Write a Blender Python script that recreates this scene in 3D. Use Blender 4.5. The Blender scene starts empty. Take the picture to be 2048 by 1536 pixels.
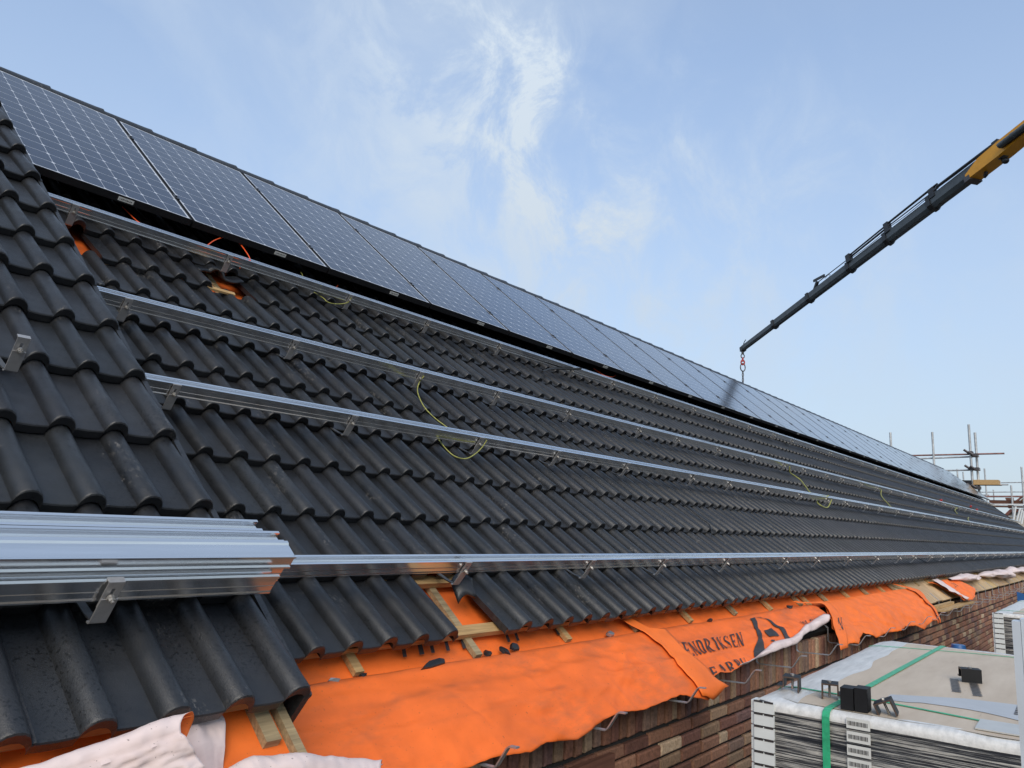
import bpy, math, random
from math import radians as R, sin, cos, pi
from mathutils import Vector as V, Matrix, noise
rnd = random.Random(7)
sc = bpy.context.scene
col = sc.collection
# ------------------------------------------------------------------ camera
cd = bpy.data.cameras.new("camera"); cam = bpy.data.objects.new("camera", cd); col.objects.link(cam)
_c = V((2.05694, -2.44398, -0.025103))
_f = V((0.764697, 0.619408, 0.177685)); _r = V((0.622512, -0.781336, 0.044642)); _u = _r.cross(_f)
m = Matrix((( _r.x, _u.x, -_f.x), (_r.y, _u.y, -_f.y), (_r.z, _u.z, -_f.z))).to_4x4(); m.translation = _c
cam.matrix_world = m
cd.sensor_width = 36; cd.lens = 1536.52 / 2048 * 36; cd.clip_start = 0.05; cd.clip_end = 3000
sc.camera = cam
# ------------------------------------------------------------------ sky, sun, exposure
SUN_EL, SUN_DIR = 34, V((-0.75, -0.62))
world = bpy.data.worlds.new("World"); sc.world = world; world.use_nodes = True
nt = world.node_tree; N = nt.nodes; N.clear()
def nn(tree, kind, **kw):
    n = tree.nodes.new(kind)
    for k, v in kw.items():
        if k in n.inputs.keys() if isinstance(k, str) else False: n.inputs[k].default_value = v
        else: setattr(n, k, v)
    return n
out = N.new("ShaderNodeOutputWorld"); bg = N.new("ShaderNodeBackground"); bg.inputs[1].default_value = 0.1
sky = N.new("ShaderNodeTexSky"); sky.sky_type = 'NISHITA'; sky.sun_disc = False
sky.sun_elevation = R(SUN_EL); sky.sun_rotation = math.atan2(SUN_DIR.x, SUN_DIR.y); sky.air_density = 1.0; sky.dust_density = 0.6; sky.ozone_density = 2.6
tc = N.new("ShaderNodeTexCoord"); mp = N.new("ShaderNodeMapping")
mp.inputs["Rotation"].default_value = (0.35, 0.5, 0.75); mp.inputs["Scale"].default_value = (1.1, 2.3, 2.6); mp.inputs["Location"].default_value = (0.35, 0.1, 0.62)
n1 = N.new("ShaderNodeTexNoise"); n1.inputs["Scale"].default_value = 1.35; n1.inputs["Detail"].default_value = 7; n1.inputs["Roughness"].default_value = 0.56; n1.inputs["Distortion"].default_value = 0.35
n2 = N.new("ShaderNodeTexNoise"); n2.inputs["Scale"].default_value = 0.9; n2.inputs["Detail"].default_value = 2
rp = N.new("ShaderNodeValToRGB"); rp.color_ramp.elements[0].position = 0.44; rp.color_ramp.elements[1].position = 0.74
rp.color_ramp.elements[0].color = (0, 0, 0, 1); rp.color_ramp.elements[1].color = (1, 1, 1, 1)
sep = N.new("ShaderNodeSeparateXYZ"); lowr = N.new("ShaderNodeMapRange")
lowr.inputs[1].default_value = 0.0; lowr.inputs[2].default_value = 0.55; lowr.inputs[3].default_value = 0.95; lowr.inputs[4].default_value = 0.0
veil = N.new("ShaderNodeMath"); veil.operation = 'MAXIMUM'
mul = N.new("ShaderNodeMath"); mul.operation = 'MULTIPLY_ADD'; mul.inputs[1].default_value = 0.34; mul.inputs[2].default_value = 0.36
mix = N.new("ShaderNodeMix"); mix.data_type = 'RGBA'; mix.inputs[7].default_value = (3.75, 4.3, 4.9, 1)
L = nt.links.new
L(tc.outputs["Generated"], mp.inputs[0]); L(mp.outputs[0], n1.inputs[0]); L(n1.outputs[0], rp.inputs[0])
L(rp.outputs[0], mul.inputs[0]); L(tc.outputs["Generated"], sep.inputs[0]); L(sep.outputs[2], lowr.inputs[0])
L(mul.outputs[0], veil.inputs[0]); veil.inputs[1].default_value = 0
# one wispy streak climbing from the ridge towards the zenith
def smath(op, a, b2=None, c2=None):
    n = N.new("ShaderNodeMath"); n.operation = op
    for i, x in enumerate((a, b2, c2)):
        if x is None: continue
        if isinstance(x, (int, float)): n.inputs[i].default_value = x
        else: L(x, n.inputs[i])
    return n.outputs[0]
def sdot(vec):
    n = N.new("ShaderNodeVectorMath"); n.operation = 'DOT_PRODUCT'; n.inputs[1].default_value = vec; L(tc.outputs["Generated"], n.inputs[0]); return n.outputs["Value"]
def sray(px, py):
    return (_f + _r * ((px - 1024) / 1536.5) - _u * ((py - 768) / 1536.5)).normalized()
mp3 = N.new("ShaderNodeMapping"); mp3.inputs["Scale"].default_value = (4.5, 4.5, 3.2); L(tc.outputs["Generated"], mp3.inputs[0])
n3 = N.new("ShaderNodeTexNoise"); n3.inputs["Scale"].default_value = 2.3; n3.inputs["Detail"].default_value = 8; n3.inputs["Roughness"].default_value = .66; n3.inputs["Distortion"].default_value = .5; L(mp3.outputs[0], n3.inputs[0])
wob = smath('MULTIPLY', smath('SUBTRACT', n3.outputs[0], .5), .42)
wr = N.new("ShaderNodeMapRange"); wr.interpolation_type = 'SMOOTHSTEP'; wr.inputs[1].default_value = .34; wr.inputs[2].default_value = .72; L(n3.outputs[0], wr.inputs[0])
tot = None
for (a, b2, wd, amp, cpt, cw) in (((860, 60), (1130, 520), .060, .95, (960, 230), .22), ((760, 160), (980, 420), .035, .5, (830, 240), .12), ((930, 470), (1500, 600), .17, .85, (1250, 540), .36), ((700, 100), (1300, 640), .16, .55, (1000, 380), .32)):
    A, Bv = sray(*a), sray(*b2); nrm = A.cross(Bv).normalized(); C = sray(*cpt)
    d = smath('DIVIDE', smath('ADD', sdot(nrm), wob), wd); e1 = smath('EXPONENT', smath('MULTIPLY', smath('MULTIPLY', d, d), -1.0))
    q = smath('DIVIDE', smath('SUBTRACT', 1.0, sdot(C)), cw * cw * .5); e2 = smath('EXPONENT', smath('MULTIPLY', q, -1.0))
    k = smath('MULTIPLY', smath('MULTIPLY', e1, e2), smath('MULTIPLY', wr.outputs[0], amp * .50)); tot = k if tot is None else smath('ADD', tot, k)
vv = smath('MINIMUM', smath('ADD', veil.outputs[0], tot), 1.0)
L(vv, mix.inputs[0]); tint = N.new("ShaderNodeMix"); tint.data_type = 'RGBA'; tint.blend_type = 'MULTIPLY'; tint.inputs[0].default_value = 1; tint.inputs[7].default_value = (.93, 1.12, 1.26, 1)
L(sky.outputs[0], tint.inputs[6]); L(tint.outputs[2], mix.inputs[6]); hz = N.new("ShaderNodeMix"); hz.data_type = 'RGBA'; hz.inputs[7].default_value = (3.1, 3.5, 3.9, 1)
L(lowr.outputs[0], hz.inputs[0]); L(mix.outputs[2], hz.inputs[6]); L(hz.outputs[2], bg.inputs[0]); L(bg.outputs[0], out.inputs[0])
sd = bpy.data.lights.new("sun", 'SUN'); sun = bpy.data.objects.new("sun", sd); col.objects.link(sun)
sd.energy = 1.45; sd.angle = R(38); sd.color = (1, 0.89, 0.74)
_h = SUN_DIR.normalized() * cos(R(SUN_EL))
sun.rotation_euler = V((_h.x, _h.y, sin(R(SUN_EL)))).to_track_quat('Z', 'Y').to_euler()
sc.view_settings.view_transform = 'Standard'; sc.view_settings.look = 'None'; sc.view_settings.exposure = 0.85; sc.view_settings.gamma = 1
# ------------------------------------------------------------------ frames
TH = R(39.3); CT, ST = cos(TH), sin(TH)
def W(u, v, w): return V((u, v * CT - w * ST, v * ST + w * CT))     # along the ridge, up the slope, off the slope
ROOFX = (TH, 0, 0)
G = 0.3253
# ------------------------------------------------------------------ materials
MATS = {}
def mat(name, c=(.5, .5, .5), rough=.6, metal=0, spec=.5):
    m = bpy.data.materials.new(name); m.use_nodes = True; MATS[name] = m
    b = m.node_tree.nodes["Principled BSDF"]
    b.inputs["Base Color"].default_value = (*c, 1); b.inputs["Roughness"].default_value = rough
    b.inputs["Metallic"].default_value = metal; b.inputs["Specular IOR Level"].default_value = spec
    return m, m.node_tree, b
def noise_node(t, scale, detail=4, rough=.55, stretch=None, coord="Object"):
    tc = t.nodes.new("ShaderNodeTexCoord"); n = t.nodes.new("ShaderNodeTexNoise")
    n.inputs["Scale"].default_value = scale; n.inputs["Detail"].default_value = detail; n.inputs["Roughness"].default_value = rough
    if stretch:
        mp = t.nodes.new("ShaderNodeMapping"); mp.inputs["Scale"].default_value = stretch
        t.links.new(tc.outputs[coord], mp.inputs[0]); t.links.new(mp.outputs[0], n.inputs[0])
    else: t.links.new(tc.outputs[coord], n.inputs[0])
    return n.outputs[0]
def ramp(t, src, stops):
    r = t.nodes.new("ShaderNodeValToRGB"); e = r.color_ramp.elements
    while len(e) < len(stops): e.new(.5)
    for el, (p, c) in zip(e, stops):
        el.position = p; el.color = (*c, 1) if len(c) == 3 else c
    t.links.new(src, r.inputs[0]); return r.outputs[0]
def mixc(t, fac, a, b, mode='MIX'):
    m = t.nodes.new("ShaderNodeMix"); m.data_type = 'RGBA'; m.blend_type = mode
    for i, x in ((0, fac), (6, a), (7, b)):
        if isinstance(x, (int, float)): m.inputs[i].default_value = x
        elif isinstance(x, tuple): m.inputs[i].default_value = (*x, 1)
        else: t.links.new(x, m.inputs[i])
    return m.outputs[2]
def bump(t, b, src, dist=.002, strength=.5):
    n = t.nodes.new("ShaderNodeBump"); n.inputs["Distance"].default_value = dist; n.inputs["Strength"].default_value = strength
    t.links.new(src, n.inputs["Height"]); t.links.new(n.outputs[0], b.inputs["Normal"])
def attr(t, name="tone"):
    a = t.nodes.new("ShaderNodeAttribute"); a.attribute_name = name; return a.outputs["Color"]
def simple(name, c, rough=.6, metal=0, var=.25, scale=12, spec=.5, stretch=None, bmp=0):
    m, t, b = mat(name, c, rough, metal, spec)
    n = noise_node(t, scale, 5, .6, stretch)
    lo = tuple(x * (1 - var) for x in c); hi = tuple(min(1, x * (1 + var)) for x in c)
    t.links.new(ramp(t, n, [(.3, lo), (.7, hi)]), b.inputs["Base Color"])
    if bmp: bump(t, b, n, bmp)
    return m
# concrete roof tiles: dark grey, each tile its own tone, damp specks and pale scuffs
m, t, b = mat("roof_tile", rough=.46, spec=.52)
base = ramp(t, noise_node(t, 9, 6, .65), [(.3, (.013, .0145, .017)), (.7, (.023, .0245, .027))])
base = mixc(t, 1.0, base, attr(t), 'MULTIPLY')
wet = ramp(t, noise_node(t, 130, 3, .55), [(.565, (0, 0, 0)), (.62, (1, 1, 1))])
wet2 = ramp(t, noise_node(t, 5, 2, .5), [(.38, (0, 0, 0)), (.55, (1, 1, 1))])
base = mixc(t, mixc(t, 1.0, wet, wet2, 'MULTIPLY'), base, (.006, .007, .008))
sc1 = ramp(t, noise_node(t, 62, 4, .75, (1.6, .7, .7)), [(.545, (0, 0, 0)), (.64, (1, 1, 1))])
sc2 = ramp(t, noise_node(t, 4.2, 3, .6, (1.6, .8, .8)), [(.57, (0, 0, 0)), (.69, (1, 1, 1))])
scm = mixc(t, 1.0, sc1, sc2, 'MULTIPLY')
base = mixc(t, mixc(t, 1.0, scm, (.55, .55, .55), 'MULTIPLY'), base, (.20, .185, .165))
t.links.new(base, b.inputs["Base Color"])
rr = ramp(t, noise_node(t, 22, 4), [(.3, (.32, .32, .32)), (.7, (.50, .50, .50))]); t.links.new(rr, b.inputs["Roughness"])
bump(t, b, noise_node(t, 220, 5, .75), .0016, .6)
# aluminium rail
m, t, b = mat("aluminium", (.80, .81, .83), .3, 1)
n = noise_node(t, 30, 4, .6, (.05, 1, 1)); t.links.new(ramp(t, n, [(.3, (.78, .79, .80)), (.7, (.90, .91, .92))]), b.inputs["Base Color"])
t.links.new(ramp(t, noise_node(t, 8, 3, .6, (.3, 4, 4)), [(.3, (.14,) * 3), (.7, (.26,) * 3)]), b.inputs["Roughness"])
simple("stainless_steel", (.40, .39, .385), .42, .55, .12, 40)
simple("shaded_steel", (.10, .10, .10), .5, .5, .2, 40)  # darker copy of the hook steel, shade under the rail put into its colour
simple("bolt_steel", (.45, .43, .40), .38, .8, .15, 60)
simple("galvanised_steel", (.50, .51, .52), .45, .85, .15, 45)
simple("black_aluminium", (.010, .010, .011), .55, 0, .2, 20, .25)
simple("anodised", (.58, .62, .66), .4, .25, .06, 12)
simple("raw_edge", (.10, .065, .05), .4, .5, .3, 60)
simple("white_print", (.62, .62, .58), .5, 0, .05, 20)
simple("ink", (.03, .025, .025), .6, 0, .3, 60)
# solar cells: navy cells with clipped corners on a white sheet, under glass
PW, PL = .993, 1.675
m, t, b = mat("solar_cells", rough=.13, spec=.62)
tcn = t.nodes.new("ShaderNodeTexCoord"); sp = t.nodes.new("ShaderNodeSeparateXYZ"); t.links.new(tcn.outputs["Object"], sp.inputs[0])
def mth(op, a, c=0.0, d=None):
    n = t.nodes.new("ShaderNodeMath"); n.operation = op
    for i, x in enumerate((a, c, d)):
        if x is None: continue
        if isinstance(x, (int, float)): n.inputs[i].default_value = x
        else: t.links.new(x, n.inputs[i])
    return n.outputs[0]
mx, my = .020, .022
def cellc(s, m0, Lg, k): return mth('ABSOLUTE', mth('SUBTRACT', mth('FRACT', mth('MULTIPLY', mth('SUBTRACT', s, m0), k / (Lg - 2 * m0))), .5))
ax = cellc(sp.outputs[0], mx, PW, 8); ay = cellc(sp.outputs[1], my, PL, 13)
line = mth('MAXIMUM', mth('GREATER_THAN', ax, .489), mth('GREATER_THAN', ay, .489))
diam = mth('GREATER_THAN', mth('ADD', ax, ay), .895)
outx = mth('GREATER_THAN', mth('ABSOLUTE', mth('SUBTRACT', sp.outputs[0], PW / 2)), PW / 2 - mx)
outy = mth('GREATER_THAN', mth('ABSOLUTE', mth('SUBTRACT', sp.outputs[1], PL / 2)), PL / 2 - my)
white = mth('MAXIMUM', mth('MAXIMUM', line, diam), mth('MAXIMUM', outx, outy))
cellcol = ramp(t, noise_node(t, 3, 2), [(.3, (.005, .009, .026)), (.7, (.009, .015, .038))])
t.links.new(mixc(t, white, cellcol, (.52, .54, .57)), b.inputs["Base Color"])
b.inputs["Coat Weight"].default_value = 0.12; b.inputs["Coat Roughness"].default_value = .14
# roofing membrane: orange printed face, pale pink back
def membrane(name, c, dirt=.5):
    m, t, b = mat(name, c, .62, 0, .3)
    n = noise_node(t, 5, 5, .6); base = ramp(t, n, [(.3, tuple(x * .86 for x in c)), (.7, tuple(min(1, x * 1.1) for x in c))])
    d1 = ramp(t, noise_node(t, 3.2, 5, .65, (.8, 2, 2)), [(.50, (0, 0, 0)), (.72, (dirt,) * 3)])
    base = mixc(t, d1, base, (.22, .10, .055))
    d2 = ramp(t, noise_node(t, 120, 2, .6), [(.70, (0, 0, 0)), (.74, (.6,) * 3)])
    base = mixc(t, d2, base, (.05, .04, .035))
    base = mixc(t, 1.0, base, attr(t), 'MULTIPLY')
    t.links.new(base, b.inputs["Base Color"]); bump(t, b, noise_node(t, 420, 3, .6), .0008, .35)
    return m
membrane("orange_membrane", (.88, .165, .026), .5)
membrane("clean_orange_membrane", (.92, .185, .026), .15)
membrane("pale_membrane", (.76, .62, .58), .32)
m, t, b = mat("brick", rough=.85, spec=.2)
n = noise_node(t, 55, 6, .7); base = mixc(t, .5, attr(t), ramp(t, n, [(.32, (.16, .15, .14)), (.5, (.5, .48, .46)), (.68, (.80, .76, .72))]), 'OVERLAY')
t.links.new(base, b.inputs["Base Color"]); bump(t, b, noise_node(t, 70, 6, .7, (1, 1, .6)), .010, 1.0)
simple("mortar", (.034, .033, .031), .9, 0, .3, 60, .2, None, .003)
def wood(name, c, var=.3, stretch=(1, 14, 14)):
    return simple(name, c, .7, 0, var, 6, .25, stretch, .001)
wood("batten_wood", (.42, .27, .12)); wood("weathered_batten", (.30, .23, .13), .35)
m = simple("eave_board_wood", (.50, .36, .20), .7, 0, .22, 7, .25, (10, 1.2, 1.2), .001)
t = m.node_tree; b = t.nodes["Principled BSDF"]; src = b.inputs["Base Color"].links[0].from_socket
t.links.new(mixc(t, 1.0, src, attr(t), 'MULTIPLY'), b.inputs["Base Color"])
wood("plank_wood", (.46, .30, .14)); wood("deck_wood", (.15, .12, .085), .4); wood("brown_timber", (.13, .06, .04))
simple("gap_shade", (.012, .011, .010), .9, 0, .3, 8, .2)  # near-black, painted shade for the gap under the eave boards
simple("crane_grey", (.06, .072, .080), .45, 0, .2, 6)
simple("crane_yellow", (.72, .32, .012), .42, 0, .1, 5)
simple("black_steel", (.012, .012, .014), .4, 0, .3, 15)
simple("chain_steel", (.10, .09, .09), .5, .6, .3, 30)
simple("red_paint", (.38, .025, .02), .5, 0, .2, 20)
simple("scaffold_tube", (.45, .46, .46), .5, .4, .3, 5)
simple("rusty_tube", (.26, .13, .11), .6, .3, .35, 6)
simple("beige_render", (.46, .42, .36), .9, 0, .12, 2, .2)
simple("house_timber", (.50, .28, .13), .8, 0, .2, 3)
simple("red_roof", (.16, .06, .045), .8, 0, .3, 4)
simple("white_metal", (.66, .67, .66), .5, 0, .08, 9)
simple("orange_cable", (.80, .10, .02), .45, 0, .1, 30)
simple("earth_cable", (.30, .30, .075), .5, 0, .4, 60)
simple("black_cable", (.012, .012, .012), .5, 0, .2, 30)
simple("blue_plastic", (.02, .10, .28), .4, 0, .15, 10)
simple("mound_black", (.010, .012, .012), .6, 0, .4, 8, .3, None, .01)
simple("ground", (.075, .07, .062), .9, 0, .3, .5, .2)
simple("grey_plastic", (.42, .43, .44), .4, 0, .06, 8)
simple("green_strap", (.03, .36, .17), .4, 0, .25, 50)
simple("clear_sleeve", (.44, .44, .42), .35, 0, .08, 14)
simple("corner_plastic", (.62, .64, .62), .45, 0, .06, 20)
# cardboard lid: tan board, white film round the rim in an uneven band
m, t, b = mat("cardboard", rough=.55, spec=.35)
n = noise_node(t, 4, 5, .6, (.6, 3, 1)); tan = ramp(t, n, [(.3, (.46, .365, .265)), (.7, (.58, .48, .365))])
sl = ramp(t, noise_node(t, 9, 4, .6, (.5, 6, 1)), [(.66, (0, 0, 0)), (.72, (.35,) * 3)])
t.links.new(mixc(t, sl, tan, (.26, .20, .14)), b.inputs["Base Color"])
m, t, b = mat("film_white", rough=.3, spec=.5)
n = noise_node(t, 10, 4, .6, (.7, 5, 5)); t.links.new(ramp(t, n, [(.3, (.52, .51, .48)), (.7, (.74, .72, .68))]), b.inputs["Base Color"]); bump(t, b, n, .004, .5)
# stretch film round the stack: pale bands over black frames
m, t, b = mat("stretch_film", rough=.28, spec=.5)
tcn = t.nodes.new("ShaderNodeTexCoord"); mp = t.nodes.new("ShaderNodeMapping"); mp.inputs["Rotation"].default_value = (R(9), R(-4), 0); mp.inputs["Scale"].default_value = (1.0, 1.5, 95)
t.links.new(tcn.outputs["Object"], mp.inputs[0])
nz = t.nodes.new("ShaderNodeTexNoise"); nz.inputs["Scale"].default_value = 1.6; nz.inputs["Detail"].default_value = 6; nz.inputs["Roughness"].default_value = .72; nz.inputs["Distortion"].default_value = .25
t.links.new(mp.outputs[0], nz.inputs[0])
mp2 = t.nodes.new("ShaderNodeMapping"); mp2.inputs["Rotation"].default_value = (R(-4), R(3), 0); mp2.inputs["Scale"].default_value = (1.0, 1.2, 130); t.links.new(tcn.outputs["Object"], mp2.inputs[0])
nz2 = t.nodes.new("ShaderNodeTexNoise"); nz2.inputs["Scale"].default_value = 1.3; nz2.inputs["Detail"].default_value = 5; nz2.inputs["Roughness"].default_value = .7; t.links.new(mp2.outputs[0], nz2.inputs[0])
thin = ramp(t, nz2.outputs[0], [(.565, (0, 0, 0)), (.60, (.75, .75, .75)), (.64, (.1, .1, .1))])
stripes = (ramp(t, nz.outputs[0], [(.40, (.008, .008, .010)), (.50, (.03, .03, .034)), (.545, (.20, .195, .18)), (.60, (.55, .52, .46)), (.64, (.12, .12, .12))]))
t.links.new(mixc(t, thin, stripes, (.60, .58, .53)), b.inputs["Base Color"])
bump(t, b, nz.outputs[0], .004, .6)
# ------------------------------------------------------------------ mesh builder
class MB:
    def __init__(s): s.v = []; s.f = []; s.mi = []; s.tone = []
    def add(s, vs, fs, mi=0, tone=None):
        o = len(s.v); s.v.extend(vs)
        for f in fs:
            s.f.append([o + i for i in f]); s.mi.append(mi); s.tone.append(tone or (1, 1, 1))
    def grid(s, rows, mi=0, tone=None, close=False):
        n = len(rows[0]); vs = [p for r in rows for p in r]; fs = []
        for i in range(len(rows) - 1):
            for j in range(n - (0 if close else 1)):
                k = (j + 1) % n
                fs.append((i * n + j, i * n + k, (i + 1) * n + k, (i + 1) * n + j))
        s.add(vs, fs, mi, tone)
    def box(s, lo, hi, fr=None, mi=0, tone=None):
        fr = fr or (lambda x, y, z: V((x, y, z)))
        p = [fr(x, y, z) for x in (lo[0], hi[0]) for y in (lo[1], hi[1]) for z in (lo[2], hi[2])]
        s.add(p, [(0, 1, 3, 2), (4, 6, 7, 5), (0, 4, 5, 1), (2, 3, 7, 6), (0, 2, 6, 4), (1, 5, 7, 3)], mi, tone)
    def bar(s, a, b, wd, ht, up=V((0, 0, 1)), mi=0):
        a, b = V(a), V(b); d = (b - a).normalized(); sx = d.cross(up).normalized(); sy = sx.cross(d)
        p = []
        for q in (a, b):
            for i, j in ((-1, -1), (1, -1), (1, 1), (-1, 1)): p.append(q + sx * wd / 2 * i + sy * ht / 2 * j)
        s.add(p, [(0, 1, 2, 3), (7, 6, 5, 4), (0, 4, 5, 1), (1, 5, 6, 2), (2, 6, 7, 3), (3, 7, 4, 0)], mi)
    def tube(s, pts, r, n=8, mi=0, caps=True, rf=None):
        pts = [V(p) for p in pts]; rows = []; ref = None
        for i, p in enumerate(pts):
            d = (pts[min(i + 1, len(pts) - 1)] - pts[max(i - 1, 0)]).normalized()
            if ref is None: ref = d.orthogonal().normalized()
            ref = (ref - d * ref.dot(d)).normalized(); q = d.cross(ref)
            rr = r if rf is None else rf(i / (len(pts) - 1))
            rows.append([p + (ref * cos(2 * pi * k / n) + q * sin(2 * pi * k / n)) * (rr if rf is None else rr * (1 + .0 * k)) for k in range(n)])
        s.grid(rows, mi, None, True)
        if caps:
            s.add(rows[0], [tuple(range(n))[::-1]], mi); s.add(rows[-1], [tuple(range(n))], mi)
    def prism(s, poly, a, b, fr, mi=0):
        """2-D outline poly extruded from a to b along the first axis of frame fr(x, p, q)"""
        n = len(poly); A = [fr(a, p, q) for p, q in poly]; B = [fr(b, p, q) for p, q in poly]
        s.add(A + B, [tuple(range(n)), tuple(range(2 * n - 1, n - 1, -1))] + [(i, i + n, (i + 1) % n + n, (i + 1) % n) for i in range(n)], mi)
    def build(s, name, mats, parent=None, loc=None, smooth=False, rot=None, local=False):
        if isinstance(mats, str): mats = [mats]
        me = bpy.data.meshes.new(name)
        o = bpy.data.objects.new(name, me); col.objects.link(o)
        vs = s.v
        if parent is not None:
            o.parent = parent
            if not local:
                wm = Matrix(); q = parent
                while q is not None: wm = Matrix.Translation(q.location) @ q.rotation_euler.to_matrix().to_4x4() @ wm; q = q.parent
                inv = wm.inverted(); vs = [inv @ v for v in vs]
        elif loc is not None:
            o.location = loc
            if rot: o.rotation_euler = rot
            if not local: vs = [v - V(loc) for v in vs]
        me.from_pydata([tuple(v) for v in vs], [], s.f)
        for mm in mats: me.materials.append(MATS[mm])
        me.polygons.foreach_set("material_index", s.mi)
        ca = me.color_attributes.new("tone", 'FLOAT_COLOR', 'CORNER'); buf = []
        if getattr(s, 'vt', None):
            for f in s.f:
                for q in f: buf.extend((*s.vt[q], 1))
        else:
            for f, tn in zip(s.f, s.tone): buf.extend((*tn, 1) * len(f))
        ca.data.foreach_set("color", buf)
        if smooth:
            me.polygons.foreach_set("use_smooth", [True] * len(s.f))
            me.set_sharp_from_angle(angle=R(smooth if smooth is not True else 40))
        me.update()
        return o
def recalc(o):
    import bmesh
    bm = bmesh.new(); bm.from_mesh(o.data); bmesh.ops.recalc_face_normals(bm, faces=bm.faces); bm.to_mesh(o.data); bm.free(); return o
def tag(o, label=None, cat=None, group=None, kind=None):
    for k, v in (("label", label), ("category", cat), ("group", group), ("kind", kind)):
        if v: o[k] = v
    return o
def empty(name, loc, rot=(0, 0, 0), **kw):
    o = bpy.data.objects.new(name, None); col.objects.link(o); o.location = loc; o.rotation_euler = rot; o.empty_display_size = .1
    return tag(o, **kw)
def copy_tree(o, parent=None):
    c = o.copy(); col.objects.link(c)
    if parent is not None: c.parent = parent
    for ch in o.children: copy_tree(ch, c)
    return c
ONES = "first second third fourth fifth sixth seventh eighth ninth tenth eleventh twelfth thirteenth fourteenth fifteenth sixteenth seventeenth eighteenth nineteenth".split()
def ordw(n):
    if n < 20: return ONES[n - 1]
    tens = {2: "twent", 3: "thirt", 4: "fort"}[n // 10]
    return tens + "ieth" if n % 10 == 0 else tens + "y-" + ONES[n % 10 - 1]
# ------------------------------------------------------------------ ground, scaffold deck
g = MB(); g.grid([[V((-1500, -1500, -6.2)), V((1500, -1500, -6.2))], [V((-1500, 1500, -6.2)), V((1500, 1500, -6.2))]])
tag(g.build("ground", "ground"), kind="structure")
g = MB()
for k in range(11):
    g.box((-3, -3.35 + k * .225, -1.84), (15.5, -3.35 + k * .225 + .215, -1.80))
for x in (-2, 0.5, 3, 5.5, 8, 10.5, 13, 15):
    g.tube([(x, -3.45, -1.87), (x, -.85, -1.87)], .024)
dk = empty("scaffold_platform", (6, -2, -6.2), label="timber plank platform along the brick wall that carries the wrapped pallets", cat="scaffold")
g.build("deck", "deck_wood", dk)
for x in (-2, 3, 8, 13):
    for y in (-3.4, -.9):
        g = MB(); g.tube([(x, y, -6.2), (x, y, -1.89)], .024); g.build("post", "scaffold_tube", dk)
# ------------------------------------------------------------------ roof tiles
def tile_profile():
    pts = []
    for k in range(2):
        o = k * .15
        pts += [(o + .002, -.038), (o + .012, -.0395), (o + .04, -.041), (o + .068, -.0395)]
        for tt in (-1, -.97, -.88, -.7, -.4, 0, .4, .7, .88, .97, 1):
            h = .038 * (1 - abs(tt) ** 2.3) ** .62 if abs(tt) < 1 else 0
            pts.append((o + .114 + .0345 * tt, -.038 + h))
    pts.append((.306, -.0355))
    return pts
PROF = tile_profile()
def add_tile(mb, u, v, w, tone, length=None, jit=True):
    ln = length or G + .055
    dw = rnd.uniform(-.0016, .0016) if jit else 0; tw = rnd.uniform(-.003, .003) if jit else 0; dv = rnd.uniform(-.004, .004) if jit else 0
    rings = []
    for (dvv, dww, low) in ((.005, -.033, 0), (.0015, -.014, 0), (0, -.006, 0), (.002, -.002, 0), (.007, 0, 0), (ln * .5, -.0360 * .5 * ln / G, 0), (ln, -.0360 * ln / G, 0)):
        rings.append([W(u + s + (.0 if dvv > .01 else 0), v + dv + dvv, w + h + dww + dw + tw * (s - .15)) for s, h in PROF])
    mb.grid(rings, 0, tone)
    # right hand edge of the cover roll: thickness
    e = [[W(u + .306, v + dv + a, w + dw + tw * .15 + bb - .0355) for a, bb in ((.004, -.033), (.007, 0))], [W(u + .306, v + dv + ln, w + dw - .036 * ln / G - .0355 + q) for q in (-.033, 0)]]
    mb.add([e[0][0], e[0][1], e[1][1], e[1][0]], [(0, 1, 2, 3)], 0, tone)
    # left hand interlock edge
    e = [W(u + .002, v + dv + .004, w + dw - .065), W(u + .002, v + dv + .007, w + dw - .038), W(u + .002, v + dv + ln, w + dw - .038 - .036 * ln / G), W(u + .002, v + dv + ln, w + dw - .065 - .036 * ln / G)]
    mb.add(e, [(0, 3, 2, 1)], 0, tone)
def tone():
    k = rnd.choice((.78, .9, .95, 1, 1.05, 1.1, 1.18)) * rnd.uniform(.94, 1.06)
    return (k * rnd.uniform(.98, 1.05), k, k * rnd.uniform(.96, 1.02))
MISSING = {(-1, 4), (7, 4), (7, 1)}
X1 = 37.05
house = empty("terraced_house", (20, 1.4, -6.2), label="long brick house whose dark tiled slope carries the solar panels", cat="house")
mb = MB()
for r in range(-1, 14):
    k = 0
    while 3.0328 + .3 * k < X1 - .2:
        if (r, k) not in MISSING: add_tile(mb, 3.0328 + .3 * k, (r - 1) * G, 0, tone())
        k += 1
UL = X1
# far slope and top rows closed with a plain tiled sheet behind the ridge
RV, RW = 4.45, -.03
ry, rz = W(0, RV, RW).y, W(0, RV, RW).z
mb.grid([[V((3.05, ry, rz)), V((X1, ry, rz))], [V((3.05, 2 * ry + .6, -.5)), V((X1, 2 * ry + .6, -.5))]])
roof = mb.build("roof", "roof_tile", house, smooth=35)
# ridge caps
mb = MB(); u = 3.1
while u < X1 - .1:
    rows = []
    for du, rr in ((0, .112), (.33, .120), (.380, .124), (.381, .105)):
        rows.append([V((u + du, ry + rr * 1.0 * cos(a), rz + .01 + rr * sin(a) * .98)) for a in [pi * (i / 12 * 1.16 - .08) for i in range(13)]])
    k = rnd.uniform(.85, 1.15); mb.grid(rows, 0, (k, k, k)); u += .372
mb.build("ridge_cap", "roof_tile", roof, smooth=50)
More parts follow.
